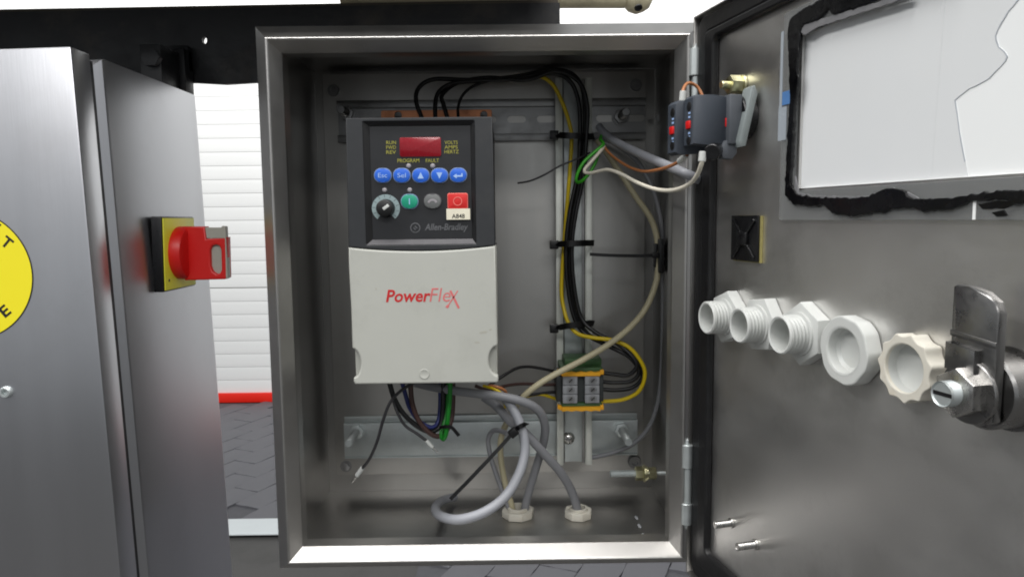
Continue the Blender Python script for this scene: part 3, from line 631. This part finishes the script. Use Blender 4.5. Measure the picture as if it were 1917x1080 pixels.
# smudges on the cover
for (px, py, wd, ht, a) in ((905, 622, 6, .8, .15), (893, 641, 4, .7, -.05), (918, 617, 2.2, .6, .4), (704, 541, 1.1, .9, 0)):
    q = P(px, py, 1.3); mb = MB(); mb.prism(circ(0, 0, wd / 2, 14, ht), FF(q.x, 1.41, q.z, a), 0, .05); mb.build('scuff', 'swgry', cv)
# copper mounting flange with holes behind the top edge, finger-guard behind
q0 = P(714, 208, 128); q1 = P(921, 219, 128)
mb = MB(); mb.curve([rrect(q0.x, q1.x, 120, q0.z, 1.5), circ(P(746, 217, 128).x, P(746, 217, 128).z, 3.0), circ(P(906, 216, 128).x, P(906, 216, 128).z, 3.0)], FF(0, 128, 0), 0, 2.5, .3); mb.build('copper_flange', 'copper', dr)
mb = MB(); mb.box(FU(0, 0, 0), q0.x + 3, q1.x - 2, 130, 143.5, -30, 133, 1); mb.box(FU(0, 0, 0), -84, 5, 112.2, 129, -46, 121, 1); mb.build('heat_sink', 'zincdk', dr)

# ================================================================== RAILS
t = thing('mounting_rail', 'dark slotted horizontal rail at the top behind the motor drive', 'rail', (5, 141, 125))
zc = 143
slots = []
for k in range(-5, 6):
    X = P(967, 218, 144).x + k * 25.4; slots.append(rrect(X - 8, X + 8, zc + 1.2 - 3, zc + 1.2 + 3, 2.95))
mb = MB(); mb.curve([rect(-125.5, 137, zc - 12.5, zc + 12.5)] + [s[::-1] for s in slots], FF(0, 143.7, 0), 0, 1.3)
for s in (-1, 1):
    mb.box(FU(0, 0, 0), -125.5, 137, 138.3, 143.7, min(zc + s * 11.2, zc + s * 12.6), max(zc + s * 11.2, zc + s * 12.6)); mb.box(FU(0, 0, 0), -125.5, 137, 137.4, 138.8, min(zc + s * 11.3, zc + s * 17.5), max(zc + s * 11.3, zc + s * 17.5), .2)
mb.build('rail_strip', 'zincdk', t)
def long_bolt(parent, px, py, Y0, L_, m, r=3.6, af=11):
    q = P(px, py, Y0); mb = MB(); mb.thread((q.x, Y0 - 4, q.z), (q.x, Y0 - L_, q.z), r, 1.2); bo = mb.build('bolt', m, parent)
    MB().nut((q.x, Y0, q.z), (0, -1, 0), af, 5.5, .2).build('nut', m, bo)
    mb = MB(); mb.cyl((q.x, Y0 + .0, q.z), (q.x, Y0 - 1.2, q.z), af * .68, 24); mb.build('washer', m, bo)
long_bolt(t, 1162, 219, 142.3, 28, 'zincdk'); long_bolt(t, 650, 213, 142.3, 24, 'zincdk')
t = thing('mounting_rail', 'bright zinc horizontal rail at the bottom behind the cables', 'rail', (1, 141, -150))
mb = MB(); mb.box(FU(0, 0, 0), -129, 131.5, 137.6, 139.2, -149, -119, .4); mb.box(FU(0, 0, 0), -129, 131.5, 139.3, 145.5, -120.2, -119); mb.box(FU(0, 0, 0), -129, 131.5, 141.2, 142.6, -118.8, -113.6, .3); mb.box(FU(0, 0, 0), -129, 131.5, 136.4, 145.5, -150.4, -149.1, .3)
mb.build('rail_strip', 'zinc', t)
long_bolt(t, 669, 806, 137.5, 36, 'zinc', 3.4); long_bolt(t, 1163, 802, 137.5, 38, 'zinc', 3.4)
t = thing('mounting_rail', 'upright zinc rail carrying the terminal block and tied black wires', 'rail', (74.5, 133, -157))
RXc = 74.6
mb = MB(); mb.box(FU(0, 0, 0), RXc - 8, RXc + 7.2, 134.6, 136, -155, 176, .2); mb.build('rail_web', 'zinc', t)
for x0_, x1_, nm_, mt_, ya, yb in ((-10.4, -8.1, 'rail_shade_groove', 'zincdk', 135.4, 137.4), (7.3, 10.6, 'rail_shade_groove', 'zincdk', 135.4, 137.4), (-15.4, -10.2, 'rail_flange', 'zincw', 129.4, 130.6), (10.4, 15.4, 'rail_flange', 'zincw', 129.4, 130.6)):  # groove strips get a darker zinc that paints in the groove shade
    mb = MB(); mb.box(FU(0, 0, 0), RXc + x0_, RXc + x1_, ya, yb, -156.5, 176, .25)
    if nm_ == 'rail_flange': xe = RXc + (x1_ if x0_ < 0 else x0_); mb.box(FU(0, 0, 0), xe - .6, xe + .6, 130.4, 137.2, -156.4, 175.8)
    mb.build(nm_, mt_, t)
q = P(1064, 820, 134); mb = MB(); mb.lathe([(0, 4.2), (2.4, 3.9), (4.6, 2.6), (5.6, .8), (5.7, 0), (5.7, -2)], FF(q.x, 134.6, q.z), 28); scw = mb.build('pan_screw', 'chrome', t)
mb = MB(); mb.box(FF(q.x, 130.6, q.z, .5), -2.4, 2.4, -.5, .5, -.2, .35); mb.box(FF(q.x, 130.6, q.z, .5), -.5, .5, -2.4, 2.4, -.2, .36); mb.build('cross_slot', 'zincdk', scw)

# ================================================================== TERMINAL BLOCK
tb = thing('terminal_block', 'grey and green screw terminal block with orange end strips on the upright rail', 'terminal block', (76, 110, -97))
Yt = 92
TX0, TX1 = 60.6, 92
zs = [-68.4, -76, -83.6, -91.2]
for i in range(3):
    mb = MB(); a, c = zs[i + 1] + .25, zs[i] - .25
    mb.box(FU(0, 0, 0), 61.6, 73.6, Yt, 112, a, c, .4); mb.box(FU(0, 0, 0), 79.8, 91.6, Yt, 112, a, c, .4); mb.box(FU(0, 0, 0), 58.6, 94, 105, 130, a, c, .3)
    bk = mb.build('terminal', 'tgrey', tb)
    for X in (67.4, 85.6):
        mb = MB(); mb.lathe([(0, .15), (2.0, .15), (2.5, -.3), (2.9, .12), (3.2, .12), (3.3, -.1)], FF(X + .6, Yt, (a + c) / 2), 24); s = mb.build('terminal_screw', 'zincdk', bk)
        mb = MB(); mb.box(FF(X + .6, Yt - .15, (a + c) / 2, .8), -2, 2, -.35, .35, 0, .12); mb.build('screw_slot', 'rec', bk)
    mb = MB(); mb.box(FU(0, 0, 0), 73.8, 79.6, 98, 112, a - .2, c + .2); mb.build('bridge_well', 'tdark', bk)
mb = MB(); mb.box(FU(0, 0, 0), 56.8, 61.3, 97, 128, -91, -68.6, .5); mb.build('side_shield', 'tdark', tb); mb = MB(); mb.box(FU(0, 0, 0), 92.2, 95.6, 97, 128, -91, -68.6, .5); mb.build('side_shield', 'tdark', tb)
mb = MB(); mb.box(FU(0, 0, 0), 60, 94.5, 94, 129, -67.5, -62, .8); mb.box(FU(0, 0, 0), 64, 94.8, 103, 129, -62.2, -56.5, .8); mb.build('end_plate', 'tgreen', tb); mb = MB(); mb.box(FU(0, 0, 0), 61, 94, 94, 129, -96, -91.6, .6); mb.build('end_plate', 'tgreen', tb)
for (za, zb, sgn) in ((-68.2, -64.6, 1), (-97.6, -94, -1)):
    zz = []
    for i in range(9): zz.append((61 + i * 3.9, (za if sgn < 0 else zb) + (.0 if i % 2 == 0 else sgn * -.8)))
    poly = zz + ([(92.2, zb), (61, zb)] if sgn < 0 else [(92.2, za), (61, za)])
    mb = MB(); mb.prism(poly if sgn < 0 else poly[::-1], FF(0, 94, 0), 0, 3)
    mb.prism([(61, za), (61, zb), (57.5, zb + 1.5), (57.5, za + 1.5)][::-1], FF(0, 98, 0), 0, 4); mb.box(FU(0, 0, 0), 92.3, 95.2, 92, 99, za + .8, zb + 1, .3)
    mb.build('marker_strip', 'orange', tb)

# ================================================================== WIRES AND CABLES
def wire(name, label, cat, m, r, pts, group=None, ferrule=None, dev=None):
    p3 = [dev(*p) if dev else (P(*p) if len(p) == 3 else Vector(p[0])) for p in pts]
    mb = MB(); mb.tube(p3, r, 12 if r > 1.5 else 9, 2.5); mb.sharp = 60; o = mb.build(name, m); tag(o, label, cat, group)
    return o
def ferrule(parent, a, c, tip, r=1.6):
    off = rootloc(parent)
    mb = MB(); mb.cyl(a, c, r, 16, .3); mb.build('ferrule', 'white', parent)
    if tip is not None:
        mb = MB(); mb.cyl(c, tip, .65, 10); mb.build('pin', 'chrome', parent)
# black supply wires: drive top -> over -> down the rail -> loop -> right side of the terminals
paths = [
 [(790, 222, 95), (779, 190, 98), (784, 165, 102), (812, 149, 106), (870, 150, 112), (950, 150, 116), (1020, 138, 118), (1062, 148, 118), (1082, 186, 118), (1086, 256, 117), (1080, 330, 117), (1066, 400, 116), (1060, 457, 116), (1061, 520, 116), (1072, 585, 116), (1092, 622, 114), (1140, 648, 108), (1178, 668, 104), (1196, 694, 102), (1184, 712, 103), (1150, 716, 106), (1112, 712, 110)],
 [(815, 222, 95), (815, 195, 98), (822, 172, 102), (850, 156, 106), (905, 151, 114), (975, 142, 120), (1035, 131, 122), (1075, 142, 122), (1093, 180, 122), (1094, 256, 121), (1087, 330, 121), (1073, 400, 120), (1067, 457, 120), (1067, 520, 120), (1079, 588, 120), (1102, 626, 118), (1150, 652, 112), (1188, 674, 109), (1203, 702, 107), (1186, 724, 108), (1150, 730, 110), (1112, 726, 113)],
 [(838, 222, 95), (830, 195, 98), (828, 178, 102), (856, 156, 112), (912, 146, 118), (985, 150, 114), (1040, 134, 114), (1082, 152, 114), (1099, 195, 113), (1098, 256, 113), (1092, 330, 113), (1078, 400, 112), (1071, 457, 112), (1073, 520, 112), (1086, 590, 111), (1112, 620, 107), (1158, 645, 103), (1184, 668, 99), (1192, 686, 98), (1176, 702, 100), (1148, 700, 104), (1112, 696, 108)]]
nm = ['black wire leftmost at the drive top, looping down the rail to the terminal block', 'black wire second from left at the drive top, outermost loop beside the terminal block', 'black wire third from left at the drive top, innermost loop beside the terminal block']
for p, l in zip(paths, nm): wire('wire', l, 'wire', 'wblk', 1.75, p, 'black wires tied to the upright rail')
wire('wire', 'thin dark wire rising from the right of the drive top into the bundle', 'wire', 'wblk', 1.2, [(858, 222, 100), (858, 200, 104), (868, 176, 108), (895, 158, 114), (950, 146, 120), (1010, 142, 122)])
wire('wire', 'yellow earth wire running down the rail and looping right into the terminal block', 'wire', 'wyel', 1.7, [(960, 146, 122), (1005, 142, 122), (1034, 158, 122), (1054, 196, 122), (1066, 232, 121), (1070, 262, 121), (1066, 330, 121), (1062, 380, 122), (1056, 457, 122), (1051, 540, 121), (1056, 580, 118), (1066, 608, 112), (1082, 625, 108), (1110, 632, 104), (1148, 637, 101), (1180, 652, 99), (1203, 682, 98), (1207, 706, 98), (1195, 733, 100), (1165, 748, 104), (1116, 752, 110)])
# left side of the terminals -> drive
wire('wire', 'black wire from the left of the terminal block to the drive corner', 'wire', 'wblk', 1.3, [(1058, 701, 110), (1030, 693, 104), (990, 686, 98), (965, 690, 92), (938, 706, 84), (915, 722, 78)])
wire('wire', 'brown wire from the left of the terminal block to under the drive', 'wire', 'wdbr', 1.4, [(1058, 718, 112), (1020, 720, 108), (980, 718, 102), (945, 722, 92), (915, 730, 84), (890, 722, 80)])
wire('wire', 'grey wire from the left of the terminal block into the cables', 'wire', 'wdk', 1.4, [(1058, 733, 112), (1030, 734, 110), (1000, 738, 106), (970, 742, 100), (945, 748, 92)])
wire('wire', 'short yellow wire end at the lower left of the terminal block', 'wire', 'wyel', 1.4, [(1062, 751, 112), (1040, 746, 110), (1012, 738, 108), (985, 742, 104), (965, 752, 96), (950, 760, 92)])
wire('wire', 'short orange brown wire curling under the right corner of the drive', 'wire', 'wbrn', 1.2, [(915, 722, 60), (930, 724, 58), (944, 730, 60), (950, 742, 66), (952, 756, 72)])
wire('wire', 'short yellow striped wire curling under the right corner of the drive', 'wire', 'wyel', 1.1, [(905, 722, 62), (925, 728, 56), (938, 736, 56), (944, 750, 60), (946, 762, 66)])
# cream cable
wire('cable', 'cream cable sweeping from the upper right down to the floor gland', 'cable', 'wcrm', 2.5, [(1118, 262, 126), (1135, 285, 124), (1162, 325, 120), (1190, 368, 116), (1216, 405, 114), (1229, 440, 112), (1232, 480, 110), (1229, 525, 108), (1210, 575, 102), (1180, 612, 96), (1140, 644, 88), (1090, 674, 80), (1040, 700, 74), (1004, 722, 70), (975, 748, 72), (952, 785, 80), (938, 820, 88), (938, 860, 94), (946, 905, 97), (957, 942, 98), (964, 975, 98)])
wire('cable', 'thin grey cable hanging down the right wall to the lower rail', 'cable', 'wgr3', 2.0, [(1125, 256, 128), (1160, 275, 128), (1195, 305, 128), (1222, 355, 124), (1236, 410, 120), (1241, 480, 118), (1241, 600, 120), (1239, 680, 124), (1232, 750, 128), (1214, 800, 130), (1185, 830, 131), (1150, 846, 132), (1118, 854, 133), (1100, 857, 134)])
# door cable with its cores
wire('cable', 'pale grey cable crossing from the upright rail to the open door', 'cable', 'wgry', 3.2, [(1122, 238, 112), (1130, 248, 104), (1150, 264, 92), (1185, 282, 66), (1225, 300, 34), (1258, 314, 8), (1283, 325, -6), (1306, 335, -4), (1324, 345, 4), (1345, 356, 14)])
wire('wire', 'bright green wire looping back below the grey cable end', 'wire', 'wgrn', 1.35, [(1128, 250, 106), (1124, 262, 98), (1130, 270, 94), (1112, 286, 92), (1092, 305, 90), (1080, 328, 90), (1079, 340, 92), (1088, 340, 96), (1102, 326, 100), (1114, 306, 102), (1122, 284, 104), (1128, 272, 104)])
o = wire('wire', 'white wire looping from the grey cable to the contact block on the door', 'wire', 'wwht', 1.35, [(1131, 274, 96), (1120, 288, 90), (1104, 306, 86), (1094, 318, 84), (1097, 324, 82), (1112, 323, 76), (1138, 318, 64), (1165, 327, 48), (1195, 343, 28), (1230, 355, 4), (1262, 356, -18), (1290, 345, -40), (1305, 328, -56), (1313, 308, -66), (1315, 298, -68)])
ferrule(o, P(1314, 303, -67), P(1316, 284, -67), None, 2.2)
o = wire('wire', 'light brown wire arcing from the grey cable to the contact block', 'wire', 'wbrn', 1.1, [(1130, 272, 98), (1138, 284, 92), (1155, 299, 80), (1180, 314, 60), (1205, 321, 36), (1232, 318, 12), (1255, 311, -10), (1276, 300, -32), (1286, 290, -44)])
ferrule(o, P(1272, 302, -30), P(1285, 291, -44), None, 1.9)
o = wire('wire', 'short brown wire looping over the top of the contact block', 'wire', 'wbrn', 1.0, [(1278, 182, -42), (1279, 168, -40), (1286, 157, -36), (1296, 157, -33), (1307, 165, -32), (1315, 180, -34)])
ferrule(o, P(1277, 190, -42), P(1279, 171, -42), None, 2.0)
# wires hanging under the drive
o = wire('wire', 'thin dark wire with white ferrule hanging lowest at the left under the drive', 'wire', 'wdk', 1.15, [(775, 716, 34), (752, 730, 30), (731, 752, 28), (717, 787, 28), (706, 826, 30), (692, 858, 34), (677, 878, 38)])
ferrule(o, P(679, 875, 38), P(668, 890, 40), P(659, 902, 42), 1.7)
o = wire('wire', 'thin dark wire with white ferrule pointing right under the drive', 'wire', 'wdk', 1.1, [(728, 716, 44), (735, 745, 40), (744, 772, 38), (758, 796, 38), (780, 811, 38), (800, 826, 38)])
ferrule(o, P(798, 824, 38), P(810, 837, 38), P(819, 846, 38), 1.5)
wire('wire', 'thick black wire looping under the left of the drive', 'wire', 'wblk', 1.9, [(728, 712, 40), (738, 745, 40), (756, 775, 42), (782, 798, 46), (806, 808, 50), (824, 797, 54), (829, 768, 56), (830, 716, 58)])
wire('wire', 'dark brown wire looping under the drive outside the black one', 'wire', 'wdbr', 1.9, [(768, 712, 44), (772, 755, 44), (786, 790, 46), (812, 815, 48), (832, 811, 52), (845, 786, 56), (848, 752, 58), (848, 716, 60)])
wire('wire', 'dark blue wire in the loop under the drive', 'wire', 'wblu', 1.7, [(752, 712, 46), (760, 742, 48), (768, 765, 50), (786, 789, 52), (808, 800, 54), (820, 790, 58), (824, 760, 60), (824, 716, 62)])
wire('wire', 'deep green wire hanging as a narrow loop under the drive', 'wire', 'wgr2', 1.7, [(843, 712, 42), (842, 745, 42), (838, 785, 42), (835, 812, 43), (830, 822, 46), (826, 812, 50), (834, 780, 56), (838, 740, 60), (838, 716, 62)])
# thick grey cables
wire('cable', 'thick pale grey cable looping forward over the box floor from the tied bundle', 'cable', 'wgry', 3.7, [(938, 738, 66), (955, 757, 58), (970, 785, 54), (980, 815, 50), (982, 848, 46), (971, 888, 38), (945, 930, 28), (905, 959, 20), (860, 972, 22), (826, 966, 42), (815, 952, 72), (826, 938, 104), (850, 930, 128)])
wire('cable', 'grey cable running right from the bundle into the right floor gland', 'cable', 'wgr3', 3.6, [(905, 742, 74), (930, 760, 72), (955, 788, 68), (985, 812, 66), (1016, 846, 70), (1048, 882, 78), (1068, 915, 86), (1080, 950, 92), (1083, 980, 95)])
wire('cable', 'grey cable arching right of the bundle then down to the left floor gland', 'cable', 'wgr3', 3.4, [(740, 706, 84), (800, 722, 66), (850, 731, 56), (890, 736, 54), (938, 742, 54), (980, 752, 56), (1008, 768, 62), (1020, 795, 70), (1018, 825, 78), (1008, 860, 86), (996, 900, 92), (985, 940, 96), (980, 975, 98)])
wire('cable', 'dark grey thin cable bent in a hook left of the bundle', 'cable', 'wgr3', 2.0, [(950, 812, 74), (936, 806, 84), (922, 807, 92), (914, 822, 96), (917, 848, 98), (927, 882, 98), (938, 912, 98), (950, 945, 98), (962, 976, 100)])
# ================================================================== TIES
def strap(mb, pts, wd, th):        # flat strap through points
    q = spline([Vector(p) for p in pts], 2.5); n = len(q); vs, fs = [], []
    for i, p in enumerate(q):
        t = (q[min(i + 1, n - 1)] - q[max(i - 1, 0)]).normalized(); yv = Vector((0, -1, 0)) if abs(t.y) < .9 else Vector((0, 0, 1))
        s = t.cross(yv).normalized() * wd / 2; f = s.cross(t).normalized() * th / 2
        vs += [p - s - f, p + s - f, p + s + f, p - s + f]
    for i in range(n - 1):
        for k in range(4): fs.append((i * 4 + k, i * 4 + (k + 1) % 4, i * 4 + 4 + (k + 1) % 4, i * 4 + 4 + k))
    fs += [(3, 2, 1, 0), tuple(range(n * 4 - 4, n * 4))]
    mb.add(vs, fs); return mb
TL = {253: 'black cable tie round the rail wires beside the grey cable end', 457: 'black cable tie round the rail wires at mid height', 613: 'black cable tie round the rail wires above the terminal block'}
for y, dy in ((253, 3), (457, -2), (613, -8)):
    t = thing('cable_tie', TL[y], 'cable tie', P(1070, y, 112), 'black cable ties along the upright rail')
    mb = MB(); strap(mb, [P(1038, y, 128), P(1044, y + .3, 118), P(1062, y + dy * .4, 107.5), P(1086, y + dy * .7, 108), P(1102, y + dy, 118), P(1111, y + dy, 128)], 5, 1.2); mb.build('strap', 'wblk', t)
    q = P(1037, y + 1, 122); mb = MB(); mb.box(FF(q.x, 122, q.z), -3.6, 3.6, -3.6, 3.6, -2, 5, .7); mb.build('tie_head', 'wblk', t)
t = thing('cable_tie', 'black cable tie with a long tail pointing left from the right wall', 'cable tie', P(1180, 477, 112))
mb = MB(); strap(mb, [P(1104, 476, 106), P(1140, 478, 105), P(1190, 479, 105), P(1226, 478, 104), P(1242, 478, 106), P(1253, 484, 118)], 2.6, 1.1); mb.build('strap', 'wblk', t)
q = P(1226, 478, 103); mb = MB(); mb.box(FF(q.x, 103, q.z), -2.6, 2.6, -2.2, 2.2, -2, 3, .5); mb.build('tie_head', 'wblk', t)
mb = MB(); mb.box(FX(148, 112, P(1250, 478, 112).z), -12, 12, -14, 14, -6.5, -2.5, 1); mb.box(FX(148, 112, P(1250, 478, 112).z), -4, 4, -10, 10, -9, -6, 1)
tag(mb.build('cable_tie_mount', 'blk'), 'black tie mount on the right inner wall of the enclosure', 'tie mount')
t = thing('cable_tie', 'black cable tie round the grey cables with a long tail pointing down left', 'cable tie', P(970, 800, 50))
mb = MB(); strap(mb, [P(956, 812, 60), P(962, 806, 48), P(972, 799, 44), P(982, 794, 48), P(986, 793, 60)], 3.4, 1.2); strap(mb, [P(962, 808, 43), P(935, 838, 34), P(890, 886, 26), P(843, 934, 22)], 2.6, 1.2); mb.build('strap', 'wblk', t)
q = P(961, 808, 44); mb = MB(); mb.box(FF(q.x, 43, q.z, .7), -3.2, 3.2, -3, 3, -2, 3.4, .6); mb.build('tie_head', 'wblk', t)
t = thing('cable_tie', 'short black cable tie on the wire loop below the drive', 'cable tie', P(845, 797, 44))
mb = MB(); strap(mb, [P(824, 800, 46), P(836, 798, 38), P(846, 800, 38), P(859, 815, 40)], 2.4, 1.1); mb.build('strap', 'wblk', t)
tail = wire('wire_end', 'thin dark wire end sticking out left behind the upright rail', 'wire', 'wdk', .8, [(1104, 286, 112), (1085, 296, 108), (1050, 310, 104), (1020, 327, 104), (992, 339, 106), (969, 343, 108)])
# gland nuts in the box floor
for (X, Y, R, lab) in ((24.1, 98, 13.6, 'wide white gland nut in the box floor with several cables'), (74.4, 95, 11.6, 'smaller white gland nut in the box floor at the right')):
    t = thing('cable_gland', lab, 'cable gland', (X, Y, -188.5), 'white gland nuts in the enclosure floor')
    sd = 8; hx_ = [(R * math.cos(2 * math.pi * i / sd + .2), R * math.sin(2 * math.pi * i / sd + .2)) for i in range(sd)]
    mb = MB(); mb.curve([hx_, circ(0, 0, R * .66, 30)], FU(X, Y, -188.4), 0, 6.5, .8); mb.build('lock_nut', 'ivory', t)
    mb = MB(); mb.lathe([(R * .5, -4), (R * .5, 8.2), (R * .63, 8.2), (R * .65, 6)], FU(X, Y, -188.4), 30); mb.build('threaded_tube', 'ivory', t)
    mb = MB(); mb.lathe([(0, 1), (R * .5, 1)], FU(X, Y, -188.4), 30); mb.build('tube_floor', 'rec', t)

# ================================================================== LEFT CABINET
SL = .0248; nz = 1 / math.sqrt(1 + SL * SL)
FC = FR((-251.6, 0, 169), (nz, 0, SL * nz), (0, 1, 0), (-SL * nz, 0, nz))     # x=0 right side, z=0 top
lc = thing('control_cabinet', 'closed stainless steel cabinet with a yellow round sticker at the left', 'cabinet', (-400, 80, -330))
W_, H_ = 380, 500
mb = MB()
def cloft(prof):
    mb = MB(); vs = []
    for ins, y in prof:
        for x, z in ((-W_ + ins, -H_ + ins), (-ins, -H_ + ins), (-ins, -ins), (-W_ + ins, -ins)): vs.append((x, y, z))
    mb.add(vs, [(k * 4 + i, k * 4 + (i + 1) % 4, k * 4 + 4 + (i + 1) % 4, k * 4 + 4 + i) for k in range(len(prof) - 1) for i in range(4)], FC); mb.sharp = 25; return mb
mb = cloft([(16, 4), (12.6, 4), (12, 3.6), (11.2, 4), (2.2, 12), (.6, 13.4), (0, 15), (0, 153), (1.5, 158), (6, 160)])
vs = [(-W_ + 6, 160, -H_ + 6), (-6, 160, -H_ + 6), (-6, 160, -6), (-W_ + 6, 160, -6)]; mb.add(vs, [(0, 1, 2, 3)], FC)
mb.build('body', 'cab', lc)
mb = MB(); mb.box(FC, -W_, 0, -21.5, -1, -H_, 0, 1.2); cdoor = mb.build('door', 'cab', lc)
mb = MB(); mb.box(FC, -W_ + 7, -3.2, -.9, 7, -H_ + 7, -3.2); mb.build('gasket', 'gasket', lc)
q = P(8, 735, -24); mb = MB(); mb.lathe([(0, .6), (1.6, .6), (2, 2.8), (3.2, 2.8), (3.7, 2.2), (3.9, 0)], FF(q.x, -21.4, q.z), 28); mb.build('lock_insert', 'zinc', cdoor)
# round sticker
sc_ = P(-63, 515, -22.2); Rs = P(61, 515, -22.2).x - sc_.x
st = thing('warning_sticker', 'round yellow sticker with black letters on the left cabinet door', 'sticker', (sc_.x, -22, sc_.z))
mb = MB(); mb.curve([circ(sc_.x, sc_.z, Rs, 72)], FF(0, -21.55, 0), 0, .25); mb.build('border', 'ink', st)
mb = MB(); mb.curve([circ(sc_.x, sc_.z, Rs - .7, 72)], FF(0, -21.82, 0), 0, .1); mb.build('disc', 'styel', st)
def glyph(ch, px, py, wpx, hpx, deg):
    q = P(px, py, -22); mb = MB(); k = 1 / 2.9
    mb.text(ch, FF(q.x, -21.95, q.z, math.radians(deg)) @ Matrix.Translation((-wpx * k / 2, -hpx * k / 2, 0)), wpx * k, hpx * k, bold=.025, th=.08); mb.build('letter', 'ink', st, smooth=False)
glyph('T', 13, 454, 18, 21, -42); glyph('E', -10, 425, 17, 21, -33); glyph('E', 9, 582, 16, 21, 38); glyph('G', -14, 604, 16, 21, 27)
# rotary isolator on the side wall
rs = thing('isolator_switch', 'red rotary isolator handle on a yellow square plate on the cabinet side', 'switch', (-240, 91, 34))
SX = -248.1
FSX = FR((SX, 83, 36.2), (0, 1, 0), (SL, 0, 1), (1, 0, -SL))
mb = MB(); mb.box(FSX, -27.2, 27.2, -28.4, 28.2, .2, 8.2, 1); mb.build('base', 'blk', rs)
mb = MB(); mb.box(FSX, -26, 26, -27.2, 27, 8.3, 9.1, .2); yp = mb.build('yellow_plate', 'swyel', rs)
mb = MB(); mb.prism(circ(-20, -20, 1.1), FSX, 9.1, 9.3); mb.build('marking', 'ink', yp)
mb = MB(); mb.lathe([(20.6, 9.1), (20.6, 15.5), (19.6, 17.2), (17, 18.2), (0, 18.2)], FSX, 48); mb.build('knob', 'swred', rs)
# grip: flat upright paddle pointing away from the cabinet, with a padlock slot
def SP(px, py): q = P(px, py, 77); return (q.x, q.z)
g = [SP(340, 424), SP(383, 424), SP(386, 447), SP(424, 444), SP(426, 520), SP(420, 523), SP(345, 525)]
slot = [SP(404, 458), SP(410, 460), SP(413.5, 468), SP(414.5, 505), SP(411, 512), SP(405, 513), SP(398, 508), SP(394, 498), SP(393, 468), SP(397, 460)]
mb = MB(); mb.curve([g, slot], FF(0, 86, 0), 0, 9, 1.2); mb.build('grip', 'swred', rs)
g2 = [SP(384, 426), SP(414, 426), SP(416, 423), SP(422, 424), SP(427, 521), SP(423, 522), SP(421, 446), SP(387, 446)]
mb = MB(); mb.curve([g2], FF(0, 82, 0), 0, 5.2, .3); mb.box(FF(0, 85, 0), slot[8][0] - 1, slot[3][0] + 1, slot[5][1] - 1, slot[0][1] + 1, 0, 5); mb.build('padlock_slide', 'swgry', rs)
